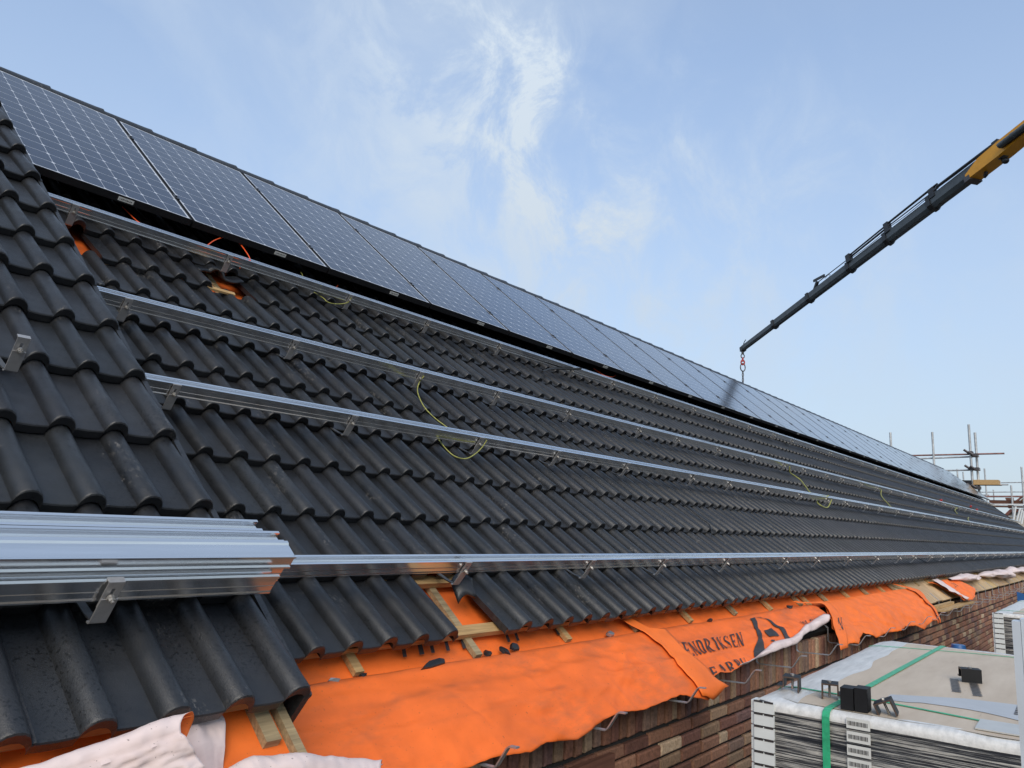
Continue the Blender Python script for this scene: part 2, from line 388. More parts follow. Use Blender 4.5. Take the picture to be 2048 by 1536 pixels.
# gable verge at the far end
mb = MB()
for r in range(-1, 14): mb.box((X1, (r - 1) * G, -.13), (X1 + .03, r * G + .02, -.004 - .01 * (r % 2) * .1), W)
mb.build("verge_tile", "roof_tile", roof)
# underlay and timber
mb = MB(); rows = []
for i in range(0, 240):
    x = 3.05 + i * (X1 - 3.05) / 239
    rows.append([W(x, v, -.128 + .006 * noise.noise(V((x * 3, v * 3, 0))) - (.012 * abs(sin((x - 3.794) / .608 * pi)) if v > -.7 else 0)) for v in (-.735, -.70, -.66, -.6, -.5, -.4, -.3, 0, .6, 1.2, 1.7, 1.9, 2.0, 2.1, 2.3, 3.2, 4.3)])
mb.grid(rows); mb.build("underlay", "orange_membrane", house, smooth=60)
mb = MB(); mb.box((3.06, -.612, -.106), (X1, -.566, -.083), W); mb.build("batten", "batten_wood", house)
mb = MB(); mb.box((3.06, -.345, -.104), (X1, -.30, -.079), W); mb.build("batten", "batten_wood", house)
mb = MB(); mb.box((3.06, 1.93, -.104), (X1, 1.975, -.079), W); mb.build("batten", "batten_wood", house)
us = [3.794, 4.375, 4.99, 5.593, 6.2, 6.83, 7.42, 8.03, 8.2, 8.64, 9.25, 9.86, 10.46, 10.9] + [11.5 + .608 * i for i in range(42)]
for i, uu in enumerate(us[:40]):
    e = -.70 + rnd.uniform(-.02, .02)
    mb = MB(); mb.box((uu - .018, e, -.126), (uu + .018, 4.2, -.105), W); mb.build("counter_batten", "weathered_batten" if i % 2 else "batten_wood", house)
# eave boards beyond the membrane
mb = MB(); x = 11.0
while x < X1 - .1:
    wd = rnd.uniform(.36, .62); k = rnd.uniform(.75, 1.15); mb.box((x, -.925 + rnd.uniform(-.006, .006), -.146), (min(X1, x + wd - .008), -.60, -.128 + rnd.uniform(0, .003)), W, 0, (k, k * rnd.uniform(.94, 1), k * rnd.uniform(.85, 1))); x += wd
mb.build("eave_board", "eave_board_wood", house)
mb = MB(); mb.box((3.05, -.915, -.20), (X1, -.62, -.150), W); mb.build("eave_gap_shade", "gap_shade", house)  # dark strip painting the shadow gap between eave boards and wall top
# brick wall: soldier course on top, stretcher courses below
YW = -.62
def bricks(mb, x0, x1, z0, z1, tn):
    d = .007; j = rnd.uniform(-.004, .003); y = YW + j
    a = [rnd.uniform(-.003, .003) for _ in range(8)]
    o = [V((x0 + a[0], y + d, z0 + a[1])), V((x1 + a[2], y + d, z0 + a[3])), V((x1 + a[4], y + d, z1 + a[5])), V((x0 + a[6], y + d, z1 + a[7]))]
    i = [V((x0 + d + a[0], y, z0 + d)), V((x1 - d + a[2], y, z0 + d)), V((x1 - d + a[4], y, z1 - d)), V((x0 + d + a[6], y, z1 - d))]
    bk = [V((p.x, YW + .05, p.z)) for p in o]
    fs = [(4, 5, 6, 7), (0, 1, 5, 4), (1, 2, 6, 5), (2, 3, 7, 6), (3, 0, 4, 7), (8, 9, 1, 0), (9, 10, 2, 1), (10, 11, 3, 2), (11, 8, 0, 3)]
    mb.add(o + i + bk, fs, 0, tn)
PAL = [(.125, .062, .042), (.14, .075, .05), (.105, .052, .040), (.16, .085, .055), (.17, .115, .075), (.21, .155, .105), (.12, .08, .062), (.25, .19, .13), (.085, .05, .045)]
def btone():
    c = rnd.choices(PAL, (5, 5, 4, 4, 3, 1, 3, .5, 2))[0]; k = rnd.uniform(1.5, 2.3); return tuple(x * k for x in c)
mb = MB(); x = 3.2
while x < X1:
    wd = .054 + rnd.uniform(-.004, .003); bricks(mb, x, x + wd, -.935 + rnd.uniform(-.004, .004), -.735, btone()); x += .0706
for c in range(16):
    z = -.955 - c * .0665 - .055; x = 3.2 - (c % 2) * .11 - rnd.uniform(0, .01)
    while x < X1:
        ln = .212 if rnd.random() > .12 else .10; bricks(mb, x, x + ln, z, z + .053, btone()); x += ln + .012
mb.build("brickwork", "brick", house)
mb = MB(); pl = [(YW + .021, -6.2), (YW + .021, -.745), (YW + .16, -.70), (ry, rz - .30), (2 * ry + .3, -.75), (2 * ry + .3, -6.2)]
mb.prism(pl, 3.12, X1 - .02, lambda a, p, q: V((a, p, q))); mb.build("wall", "mortar", house)
# ------------------------------------------------------------------ neighbouring house, slope a step higher
NH, NG = .2484, .3334
nb = empty("terraced_house", (0, 1.4, -6.2), label="neighbouring house with a dark tiled slope set a step higher, nearest the camera", cat="house")
mb = MB(); vt = MB()
for r in range(-6, 10):
    v = -.2989 - (r - 7) * NG
    for k in range(11): add_tile(mb, 2.9787 - .3 * k, v, NH, tone(), NG + .055)
    # verge flap hanging from the outermost roll
    dz = rnd.uniform(-.002, .002)
    vt.box((3.268, v + .003, NH - .165), (3.286, v + NG + .02, NH - .040 + dz), W, 0, tone())
nroof = mb.build("roof", "roof_tile", nb, smooth=35)
vt.build("verge_tile", "roof_tile", nroof)
mb = MB(); rows = [[W(x, v, NH - .128) for v in (-1.13, -1.0, -.9, -.5, 2, 4.3)] for x in (-.4, .5, 1.5, 2.4, 2.7, 3.0, 3.255)]
mb.grid(rows); mb.build("underlay", "clean_orange_membrane", nb)
mb = MB(); mb.box((-.4, -.925, NH - .106), (3.215, -.88, NH - .083), W); mb.build("batten", "batten_wood", nb)
for uu, e in ((3.19, -1.02), (2.965, -1.035), (2.4, -1.0)):
    mb = MB(); mb.box((uu - .02, e, NH - .127), (uu + .02, 4.2, NH - .1045), W); mb.build("counter_batten", "weathered_batten", nb)
mb = MB(); mb.box((3.232, -1.2, NH - .19), (3.256, 4.2, NH - .105), W); mb.build("edge_strip", "weathered_batten", nb)
ny, nz = W(0, 4.5, NH - .05).y, W(0, 4.5, NH - .05).z
mb = MB(); pl = [(-.76, -6.2), (-.76, -.60), (ny, nz - .25), (2 * ny + .3, -.6), (2 * ny + .3, -6.2)]
mb.prism(pl, -.4, 3.10, lambda a, p, q: V((a, p, q))); mb.build("wall", "mortar", nb)
# ------------------------------------------------------------------ solar panels
def make_panel():
    p = empty("solar_panel", W(0, 0, 0), ROOFX)
    fr = MB(); d, t = .040, .009
    for lo, hi in (((0, 0), (PW, t)), ((0, PL - t), (PW, PL)), ((0, t), (t, PL - t)), ((PW - t, t), (PW, PL - t))):
        fr.box((lo[0], lo[1], -d), (hi[0], hi[1], .0012))
    fr.build("frame", "black_aluminium", p, local=True)
    g = MB(); g.box((t, t, -.006), (PW - t, PL - t, -.0008)); g.build("glass", "solar_cells", p, local=True)
    b = MB(); b.box((t, t, -.012), (PW - t, PL - t, -.0065)); b.build("back_sheet", "black_aluminium", p, local=True)
    l = MB(); l.box((PW * .5 + .07, -.0012, -.031), (PW * .5 + .155, -.0002, -.008)); lb = l.build("sticker", "white_print", p, local=True)
    l = MB()
    for i in range(9):
        x = PW * .5 + .078 + i * .0078; l.box((x, -.0016, -.024), (x + .003 + (i % 3) * .001, -.0013, -.016))
    l.build("barcode", "ink", lb, local=True)
    for y in (.33, 1.32):
        c = MB(); c.box((PW + .001, y - .03, -.04), (PW + .0105, y + .03, .003)); c.box((PW - .010, y - .03, .0016), (PW + .0215, y + .03, .0055)); c.tube([(PW + .0058, y, .0055), (PW + .0058, y, .011)], .0065)
        c.build("clamp", "black_steel", p, local=True)
    return p
proto = make_panel()
PP = 1.0045; PU0 = 4.205 - PP
for i in range(33):
    p = proto if i == 0 else copy_tree(proto)
    p.location = W(PU0 + i * PP + .006, 2.425 + rnd.uniform(-.003, .003), .150 + rnd.uniform(-.001, .001))
    pos = "cut off by the near verge" if i == 0 else f"{ordw(i + 1)} in the row from the near end" if i < 32 else "last in the row at the far gable"
    tag(p, f"dark blue solar panel with white cell grid, {pos}", "solar panel", "solar panels in the row under the ridge")
# ------------------------------------------------------------------ rails and hooks
RAILPROF = [(.001, 0), (.006, 0), (.006, .004), (.034, .004), (.034, 0), (.039, 0), (.039, .004), (.037, .008), (.037, .046), (.041, .050), (.041, .058), (.033, .058), (.033, .054), (.035, .051), (.034, .042), (.006, .042), (.005, .051), (.007, .054), (.007, .058), (-.001, .058), (-.001, .050), (.003, .046), (.003, .026), (.002, .024), (.003, .022), (.003, .008), (.001, .004)]
def rail_mesh(u0, u1, prof=RAILPROF):
    mb = MB(); n = max(2, int((u1 - u0) / 1.5) + 1); rows = []
    for i in range(n):
        u = u0 + (u1 - u0) * i / (n - 1); rows.append([V((u, p, q)) for p, q in prof])
    mb.grid(rows, 0, None, True)
    k = len(prof); mb.add(rows[0], [tuple(range(k))[::-1]]); mb.add(rows[-1], [tuple(range(k))]); return mb
RAILS = [("lowest", -.425 + .004, .052, 3.33), ("second lowest", .556, .052, 3.30), ("third lowest", 1.215, .052, 3.30), ("highest bare", 2.165, .052, 3.30)]
HU = [3.5, 4.37, 5.28, 6.03, 6.90, 7.99, 8.74, 9.66, 10.64, 11.6, 12.37, 13.32, 14.09, 15.10, 16.05, 17.0, 18.08, 19.1, 20.02]
while HU[-1] < 36: HU.append(HU[-1] + rnd.choice((.75, .95, 1.0, 1.06)))
for nm, v, w, u0 in RAILS:
    rl = recalc(rail_mesh(0, 36.6 - u0).build("mounting_rail", "aluminium", loc=W(u0, v, w), rot=ROOFX, local=True))
    tag(rl, f"{nm} of the long silver aluminium rails fixed across the roof tiles", "rail", "rails fixed along the roof")
for v, wh in ((2.75, "lower"), (3.72, "upper")):
    rl = recalc(rail_mesh(0, 33.2).build("mounting_rail", "aluminium", loc=W(3.25, v, .050), rot=ROOFX, local=True))
    tag(rl, f"{wh} silver rail hidden beneath the row of solar panels", "rail", "rails under the panels")
def make_hook():
    h = empty("roof_hook", W(0, 0, 0), ROOFX)
    # local: x along ridge, y up slope, z off the roof; origin at the plate's foot
    s = MB(); wd = .034; path = [(0.0, .072), (0.0, .006), (.004, 0.0), (.012, -.003), (.050, -.018), (.10, -.032), (.16, -.044)]; th = .004
    for a, b in zip(path, path[1:]):
        d = V((0, b[0] - a[0], b[1] - a[1])).normalized(); nrm = V((0, -d.z, d.y)) * th
        wq = wd if b[0] < .02 else .018
        q = [V((x, *p)) + k for x in (-wq / 2, wq / 2) for p in (a, b) for k in (V((0, 0, 0)), nrm)]
        s.add(q, [(0, 1, 3, 2), (4, 6, 7, 5), (0, 4, 5, 1), (2, 3, 7, 6), (0, 2, 6, 4), (1, 5, 7, 3)], 0 if b[0] < .02 else 1)
    recalc(s.build("strap", ["stainless_steel", "shaded_steel"], h, local=True))  # arm behind the plate is painted dark as if shaded by the rail
    p = MB()
    z0, z1 = .046, .113; y0, y1 = .0045, .0075
    p.box((-.0165, y0, z0), (-.004, y1, z1)); p.box((.004, y0, z0), (.0165, y1, z1)); p.box((-.004, y0, z0), (.004, y1, .064)); p.box((-.004, y0, .098), (.004, y1, z1))
    p.box((-.0165, y0, z1 + .0002), (.0165, .020, z1 + .0032))
    p.build("clamp_plate", "stainless_steel", h, local=True)
    b = MB(); b.tube([(0, .002, .077), (0, -.0045, .077)], .0085, 12); b.tube([(0, -.0045, .077), (0, -.011, .077)], .0072, 6); b.tube([(0, -.011, .077), (0, -.016, .077)], .0038, 8)
    b.build("bolt", "bolt_steel", h, local=True)
    return h
hp = make_hook(); used = False
def hook(loc, label, group, tilt=0):
    global used
    h = hp if not used else copy_tree(hp); used = True
    h.location = loc; h.rotation_euler = (TH, 0, 0)
    return tag(h, label, "roof hook", group)
hook(W(2.832, .222, .2455), "bare steel roof hook standing alone on the raised tiles, holding no rail", "steel roof hooks")
hook(W(2.831, -.735, .2465), "steel roof hook holding back the loose bundle of rails", "steel roof hooks")
for nm, v, w, u0 in RAILS:
    for i, uu in enumerate(HU):
        if uu > 36.4: continue
        hook(W(uu + rnd.uniform(-.006, .006), v - .0095, -.008), f"steel roof hook clamped to the {nm} rail, {ordw(i + 1)} from its near end", f"hooks along the {nm} rail")
# loose bundle on the raised tiles, held by a hook
bund = [(-.722, .300, 3.23, 0, "front rail of the loose bundle, lying against the roof hook"), (-.680, .299, 3.272, 0, "rail second from the front of the loose bundle"),
        (-.637, .298, 3.11, 0, "short-ended rail beneath the one lying on its side"), (-.668, .3592, 3.268, 2, "rail lying on its side on top of the loose bundle"),
        (-.594, .298, 3.305, 0, "rail second from the rear of the loose bundle"), (-.551, .298, 3.258, 0, "rearmost rail of the loose bundle")]
for v, w, ue, kind, lab in bund:
    pr = RAILPROF if kind != 2 else [(q - .03, p) for p, q in RAILPROF]
    a = .0 + rnd.uniform(-.003, .003) * (kind != 2)
    o = recalc(rail_mesh(-6.0, 0, pr).build("loose_rail", "aluminium", loc=W(ue, v, w), rot=ROOFX, local=True))
    o.rotation_euler = (Matrix.Rotation(TH, 3, 'X') @ Matrix.Rotation(a, 3, 'Z')).to_euler()
    tag(o, "silver " + lab, "rail", "loose rails bundled on the raised tiles")
# ------------------------------------------------------------------ hanging membrane sheets
PR = [V((-.475, -.541)), V((-.553, -.588)), V((-.633, -.647)), V((-.71, -.70)), V((-.78, -.775)), V((-.80, -.86))]
def prof(t):
    if t < 0:
        d = V((CT, ST)); return PR[0] + d * (-t * .5)
    n = len(PR) - 1; s = min(t, .9999) * n; i = int(s); f = s - i; g = lambda k: PR[max(0, min(n, k))]
    a, b, c, d = g(i - 1), g(i), g(i + 1), g(i + 2)
    return .5 * (2 * b + (c - a) * f + (2 * a - 5 * b + 4 * c - d) * f * f + (3 * b - a - 3 * c + d) * f ** 3)
CREASES = []
_cr = random.Random(21)
for _ in range(150):
    _x = _cr.uniform(3.2, 14.5); _t = _cr.uniform(.05, .85); _a = _cr.gauss(0, .9); _l = _cr.uniform(.12, .5)
    CREASES.append((_x, _t, cos(_a) * _l, sin(_a) * _l * 1.6, _cr.choice((-1, 1)) * _cr.uniform(.002, .0065), _cr.uniform(.012, .035)))
for _x in (3.3, 4.2, 5.0, 6.0, 6.9, 8.6, 9.5, 10.4):
    CREASES.append((_x, .47 + _cr.uniform(-.04, .04), 1.0, _cr.uniform(-.03, .03), .009, .05)); CREASES.append((_x + .3, .2, .1, .6, .006, .03))
def crease(x, t):
    q = 0
    for cx, ct, dx, dt, am, w in CREASES:
        if abs(x - cx) > 1.3 or (5.68 < x < 6.75 and am < .008): continue
        L2 = dx * dx + dt * dt; f = max(0, min(1, ((x - cx) * dx + (t - ct) * dt) / L2)); d = math.hypot(x - cx - f * dx, (t - ct - f * dt) * .6)
        if d < w * 4: q += am * math.exp(-d / w) * (1 - .5 * abs(2 * f - 1))
    return q
def wrk(x, t, amp=1):
    q = noise.noise(V((x * 3.1, t * 3.0, 1.7))) * .014 + noise.noise(V((x * 9 + t * 6, t * 9, 4.2))) * .006
    q += .012 * max(0, t) * sin(x * 2 * pi / .68 + 1.3) + .007 * (1 - 2 * abs(noise.noise(V((x * 4 - t * 5, t * 4 + x * 1.5, 9.1))))) + .012 * noise.noise(V((x * 1.1, t * 6.5, 6.3)))
    return (q + crease(x, t)) * amp * min(1, .35 + max(0, t) * 2)
def S(x, t, off=0, amp=1):
    p = prof(t); q = prof(t + .02); d = (q - p); n = V((d.y, -d.x)).normalized()
    if n.x > 0: n = -n
    o = off + wrk(x, t, amp); return V((x, p.x + n.x * o, p.y + n.y * o))
def lerp(tab, x):
    if x <= tab[0][0]: return tab[0][1]
    for (a, b), (c, d) in zip(tab, tab[1:]):
        if x <= c: return b + (d - b) * (x - a) / (c - a)
    return tab[-1][1]
def grime(x, t):
    n = .5 + .5 * noise.noise(V((x * 2.1, t * 5, 12))); n2 = .5 + .5 * noise.noise(V((x * 14, t * 26, 4))); n3 = .5 + .5 * noise.noise(V((x * 1.3, 3.3, 7)))
    c = .23 + .05 * noise.noise(V((x * 1.7, 0, 5)))
    k = .75 * math.exp(-(t / .035) ** 2) * (.35 + .65 * n2) + .65 * math.exp(-((t - c) / .035) ** 2) * n3 * (.3 + .9 * n2) + .35 * max(0, n - .52) * 2 * n2 + .5 * math.exp(-((t - .50) / .02) ** 2) * max(0, n3 - .35)
    k = min(.62, k); return (1 - .60 * k, 1 - .50 * k, 1 - .1 * k)
def sheet(name, xs_of_t, hem, t0, nx, ntt, mats, off=.006, amp=1, parent=None, fray=.006):
    mb = MB(); rows = []; tones = []; dirty = mats[0] == 'orange_membrane'
    for i in range(nx + 1):
        f = i / nx; row = []
        xm = lerp(xs_of_t[0], .8) * (1 - f) + lerp(xs_of_t[1], .8) * f
        h = hem(xm) + fray * noise.noise(V((xm * 23, 0, 3)))
        for j in range(ntt + 1):
            t = t0 + (h - t0) * j / ntt
            x = lerp(xs_of_t[0], t) * (1 - f) + lerp(xs_of_t[1], t) * f
            row.append(S(x, t, off, amp)); tones.append(grime(x, t) if dirty else (1, 1, 1))
        rows.append(row)
    mb.grid(rows); mb.vt = tones
    o = mb.build(name, mats, parent, smooth=80) if parent else mb.build(name, mats, loc=tuple(rows[nx // 2][0]), smooth=80)
    md = o.modifiers.new("thick", 'SOLIDIFY'); md.thickness = .0016; md.offset = 1
    if len(mats) > 1: md.material_offset = 1
    return o
MO = ["orange_membrane", "pale_membrane"]; MC = ["clean_orange_membrane", "pale_membrane"]
hem1 = [(3.2, .86), (3.6, .86), (3.9, .80), (4.10, .79), (4.264, .822), (4.378, .797), (4.562, .84), (4.716, .782), (4.904, .757), (5.083, .789), (5.403, .769), (5.675, .882), (5.84, .825)]
s1 = sheet("underlay_sheet", ([(0, 3.295), (1, 3.28)], [(0, 5.84), (1, 5.84)]), lambda x: lerp(hem1, x), -.01, 300, 56, MO)
tag(s1, "large dusty orange membrane sheet draped over the eave beside the raised roof", "roofing sheet")
fl = sheet("folded_flap", ([(-.15, 5.50), (0, 5.575), (.2, 5.60), (.34, 5.60), (.52, 5.555), (.7, 5.565), (1, 5.60)], [(-.15, 5.60), (0, 5.68), (.068, 5.80), (.241, 5.774), (.5, 5.79), (.742, 5.83), (.82, 5.90), (1, 5.95)]), lambda x: lerp([(5.5, .80), (5.62, .84), (5.68, .885), (5.72, .88), (5.84, .82)], x), -.16, 14, 26, MC, .022, .8, s1)
hem2 = [(5.80, .70), (5.942, .679), (6.032, .712), (6.2, .685), (6.418, .642), (6.635, .60), (6.867, .575), (7.139, .56), (7.328, .50), (7.562, .42), (7.9, .36), (8.30, .26)]
s2 = sheet("underlay_sheet", ([(0, 5.72), (1, 5.72)], [(0, 8.28), (1, 8.28)]), lambda x: lerp(hem2, x), -.01, 440, 60, MO, .003)
tag(s2, "orange membrane sheet printed HENDRIKSEN with a black arch emblem, its hem turned up white", "roofing sheet")
# turned-up pale hem
mb = MB(); rows = []
top2 = [(6.1, .69), (6.25, .675), (6.418, .642), (6.635, .576), (6.867, .511), (7.139, .512), (7.328, .476), (7.45, .42), (7.562, .376), (7.8, .315), (8.05, .26), (8.22, .228)]
bot2 = [(6.1, .695), (6.25, .685), (6.418, .66), (6.8, .64), (7.149, .612), (7.25, .585), (7.356, .536), (7.5, .505), (7.716, .466), (7.95, .42), (8.105, .388), (8.22, .33)]
for i in range(60):
    x = 6.12 + (8.2 - 6.12) * i / 59; a, b2 = lerp(top2, x), lerp(bot2, x); row = []
    for j in range(8):
        f = j / 7; bul = .016 * sin(pi * f) + .006 + .006 * noise.noise(V((x * 7, f * 2, 2)))
        row.append(S(x, a + (b2 - a) * f, .006 + bul))
    rows.append(row)
mb.grid(rows); te = mb.build("turned_hem", "pale_membrane", s2, smooth=80); md = te.modifiers.new("thick", 'SOLIDIFY'); md.thickness = .0016
hem3 = [(7.95, .80), (8.05, .79), (8.21, .827), (8.33, .77), (8.504, .707), (8.727, .825), (9.1, .80), (9.481, .837), (9.8, .80), (10.08, .835), (10.387, .945), (10.853, .842), (11.0, .86), (11.129, .94)]
s3 = sheet("underlay_sheet", ([(0, 8.20), (.1, 8.40), (.5, 8.05), (1, 7.95)], [(-.1, 11.0), (0, 11.42), (.148, 11.5), (.494, 11.327), (.94, 11.129)]), lambda x: lerp(hem3, x), -.01, 260, 40, MC, .012, 1.2)
tag(s3, "clean orange membrane sheet with ragged hem hanging over gutter brackets, letter N on its strip", "roofing sheet")
st = sheet("hanging_strip", ([(-.06, 7.82), (0, 7.95), (.05, 8.22), (.095, 8.36), (.246, 8.27), (.341, 8.185), (.544, 7.99), (.815, 7.746)], [(-.06, 7.9), (0, 8.10), (.05, 8.44), (.095, 8.49), (.246, 8.473), (.341, 8.39), (.544, 8.205), (.815, 7.925)]), lambda x: .825, -.07, 8, 24, MC, .034, .6, s3)
se = sheet("side_fold", ([(-.14, 10.85), (0, 11.28), (.148, 11.40), (.494, 11.25), (.94, 11.06)], [(-.14, 10.98), (0, 11.45), (.148, 11.60), (.494, 11.345), (.94, 11.14)]), lambda x: .92, -.15, 6, 20, MC, .032, .8, s3)
# far sheet twisted over the eave boards
s4 = sheet("underlay_sheet", ([(-.05, 12.5), (0, 12.6), (.148, 12.75), (.45, 12.88), (.66, 13.0)], [(-.05, 13.7), (.043, 13.95), (.293, 14.5), (.388, 14.66), (.60, 14.05), (.7, 13.6)]), lambda x: lerp([(12.7, .64), (13.1, .69), (13.5, .715), (13.7, .64), (14.1, .58), (14.5, .42)], x), -.06, 34, 16, MC, .03, 1.6)
tag(s4, "bright orange membrane piece twisted over the bare eave boards with a pale fold", "roofing sheet")
wf = sheet("pale_fold", ([(-.08, 12.75), (0, 12.72), (.15, 12.70), (.4, 12.80), (.68, 13.02)], [(-.08, 13.05), (0, 13.12), (.15, 13.10), (.4, 13.16), (.68, 13.14)]), lambda x: .69, -.09, 8, 14, ["pale_membrane"], .055, 1.5, s4)
# ------------------------------------------------------------------ printed writing on the sheets
def glyph(ch):
    T, t = .20, .075
    vs = lambda x0, y0, x1, y1, w: [[(x0 + (x1 - x0) * k / 8 - w / 2, y0 + (y1 - y0) * k / 8), (x0 + (x1 - x0) * k / 8 + w / 2, y0 + (y1 - y0) * k / 8)] for k in range(9)]
    hs = lambda x0, x1, y, h: [[(x0 + (x1 - x0) * k / 5, y), (x0 + (x1 - x0) * k / 5, y + h)] for k in range(6)]
    def cv(pts, ws):
        rows = []
        for i, (x, y) in enumerate(pts):
            a = pts[max(0, i - 1)]; b = pts[min(len(pts) - 1, i + 1)]; dx, dy = b[0] - a[0], b[1] - a[1]; l = math.hypot(dx, dy) or 1
            w = ws[i] / 2; rows.append([(x - dy / l * w, y + dx / l * w * .6), (x + dy / l * w, y - dx / l * w * .6)])
        return rows
    arc = lambda cx, cy, rx, ry, a0, a1, n=14: [(cx + rx * cos(R(a0 + (a1 - a0) * k / n)), cy + ry * sin(R(a0 + (a1 - a0) * k / n))) for k in range(n + 1)]
    fat = lambda n=14, lo=.06, hi=.2: [lo + (hi - lo) * sin(pi * k / n) for k in range(n + 1)]
    s = {'H': [vs(.22, 0, .22, 1, T), vs(.78, 0, .78, 1, T), hs(.3, .7, .49, t), hs(.08, .36, 0, .04), hs(.08, .36, .96, .04), hs(.64, .92, 0, .04), hs(.64, .92, .96, .04)],
         'E': [vs(.28, 0, .28, 1, T), hs(.12, .86, .92, .08), hs(.12, .90, 0, .08), hs(.36, .68, .46, .08), vs(.84, .78, .86, 1, .09), vs(.86, 0, .88, .24, .09), vs(.68, .38, .68, .62, .07)],
         'F': [vs(.28, 0, .28, 1, T), hs(.12, .84, .95, .05), hs(.12, .44, 0, .05), hs(.36, .68, .48, .05), vs(.82, .8, .86, 1, .06), vs(.68, .38, .68, .62, .05)],
         'N': [vs(.18, 0, .18, 1, .11), vs(.86, 0, .86, 1, .11), vs(.2, 1, .82, 0, .2), hs(.06, .34, 0, .04), hs(.7, .98, .96, .04), hs(.04, .26, .96, .04)],
         'D': [vs(.24, 0, .24, 1, T), cv(arc(.36, .5, .50, .46, 92, -92), fat(14, .09, .22)), hs(.08, .42, .95, .05), hs(.08, .42, 0, .05)],
         'R': [vs(.24, 0, .24, 1, T), cv(arc(.38, .74, .34, .23, 92, -92), fat()), hs(.08, .42, .95, .05), hs(.08, .42, 0, .05), vs(.46, .5, .84, 0, .2), hs(.78, .98, 0, .04)],
         'I': [vs(.5, 0, .5, 1, .24), hs(.28, .72, 0, .04), hs(.28, .72, .96, .04)],
         'K': [vs(.22, 0, .22, 1, T), vs(.34, .44, .80, 1, .07), vs(.40, .54, .84, 0, .22), hs(.08, .36, 0, .04), hs(.08, .36, .96, .04), hs(.68, .94, .96, .04), hs(.7, 1, 0, .04)],
         'S': [cv(arc(.5, .75, .3, .22, 20, 200, 10) + [(.34, .6), (.5, .5), (.66, .42)] + arc(.5, .25, .32, .23, 40, -160, 10), [.06] * 4 + [.1, .13, .16, .18, .2, .21, .22, .24, .26, .24, .2] + [.18, .15, .13, .1, .08] + [.06] * 5), vs(.82, .7, .82, .96, .05), vs(.16, .04, .16, .3, .05)],
         'A': [vs(.14, 0, .5, 1, .06), vs(.5, 1, .84, 0, .2), hs(.28, .7, .32, .05), hs(.02, .26, 0, .04), hs(.7, .98, 0, .04)],
         'U': [vs(.2, .28, .2, 1, T), vs(.82, .28, .82, 1, .06), cv(arc(.51, .3, .31, .27, 180, 360), [.18 - .008 * k for k in range(15)]), hs(.06, .36, .96, .04), hs(.7, .94, .96, .04)],
         'W': [vs(.06, 1, .3, 0, .14), vs(.3, 0, .5, .9, .06), vs(.5, .9, .72, 0, .14), vs(.72, 0, .94, 1, .06)],
         'L': [vs(.28, 0, .28, 1, T), hs(.1, .86, 0, .05), vs(.84, 0, .86, .25, .06), hs(.1, .46, .95, .05)],
         'X': [vs(.16, 1, .84, 0, .2), vs(.84, 1, .16, 0, .07)],
         '2': [cv(arc(.48, .72, .3, .24, 170, -30, 12) + [(.55, .4), (.2, .06)], [.1] * 15), hs(.14, .86, 0, .12)]}
    return s[ch]
def write(text, parent, q, lift, clip=None, name="printed_text"):
    """q: corner (x,t) of the line: top-left, top-right, bottom-left, bottom-right"""
    mb = MB(); n = len(text)
    for i, ch in enumerate(text):
        if ch == ' ': continue
        for strip in glyph(ch):
            rows = []
            for a, b in strip:
                row = []
                for (x, y) in (a, b):
                    f = (i + .06 + x * .88) / n; top = [q[0][k] + (q[1][k] - q[0][k]) * f for k in (0, 1)]; bt = [q[2][k] + (q[3][k] - q[2][k]) * f for k in (0, 1)]
                    xx = bt[0] + (top[0] - bt[0]) * y; tt = bt[1] + (top[1] - bt[1]) * y
                    if clip: tt = min(tt, clip(xx))
                    row.append(S(xx, tt, lift))
                rows.append(row)
            mb.grid(rows)
    return mb.build(name, "ink", parent)
LF = .011
write("HENDRIKSEN", s2, [(5.735, .240), (6.607, .258), (5.69, .432), (6.456, .459)], LF, name="printed_name")
write("FEARRU", s2, [(5.76, .60), (6.30, .614), (5.75, .725), (6.25, .74)], LF, lambda x: lerp(hem2, x) - .012, name="printed_line")
write("WLEE", s2, [(7.60, .280), (8.00, .278), (7.56, .36), (7.95, .36)], LF, lambda x: lerp(top2, x) - .004, name="printed_line")
def shape(parent, pts_rows, lift, name):
    mb = MB()
    for rows in pts_rows:
        fine = []
        for a, b in zip(rows, rows[1:]):
            for k in range(6):
                f = k / 6; p0 = [a[0][i] + (b[0][i] - a[0][i]) * f for i in (0, 1)]; p1 = [a[1][i] + (b[1][i] - a[1][i]) * f for i in (0, 1)]
                fine.append([S(p0[0] + (p1[0] - p0[0]) * j / 4, p0[1] + (p1[1] - p0[1]) * j / 4, lift) for j in range(5)])
        a = rows[-1]; fine.append([S(a[0][0] + (a[1][0] - a[0][0]) * j / 4, a[0][1] + (a[1][1] - a[0][1]) * j / 4, lift) for j in range(5)])
        mb.grid(fine)
    return mb.build(name, "ink", parent)
shape(s2, [[[(6.921, .093), (7.0, .09)], [(6.87, .20), (6.93, .20)], [(6.772, .336), (6.831, .348)], [(6.63, .455), (6.696, .449)], [(6.55, .51), (6.662, .511)], [(6.49, .56), (6.635, .576)], [(6.43, .635), (6.56, .615)]],
           [[(6.99, .085), (7.03, .098)], [(7.08, .105), (7.09, .125)], [(7.165, .19), (7.135, .20)], [(7.208, .313), (7.14, .33)], [(7.175, .44), (7.10, .44)], [(7.144, .515), (7.05, .51)]],
           [[(6.926, .298), (6.823, .449)], [(7.053, .291), (7.002, .451)]],
           [[(6.80, .495), (6.79, .515)], [(6.87, .497), (6.85, .517)]]], LF, "printed_emblem")
write("N", s3, [(8.235, .405), (8.33, .42), (8.01, .60), (8.10, .618)], .0375, name="printed_letter")
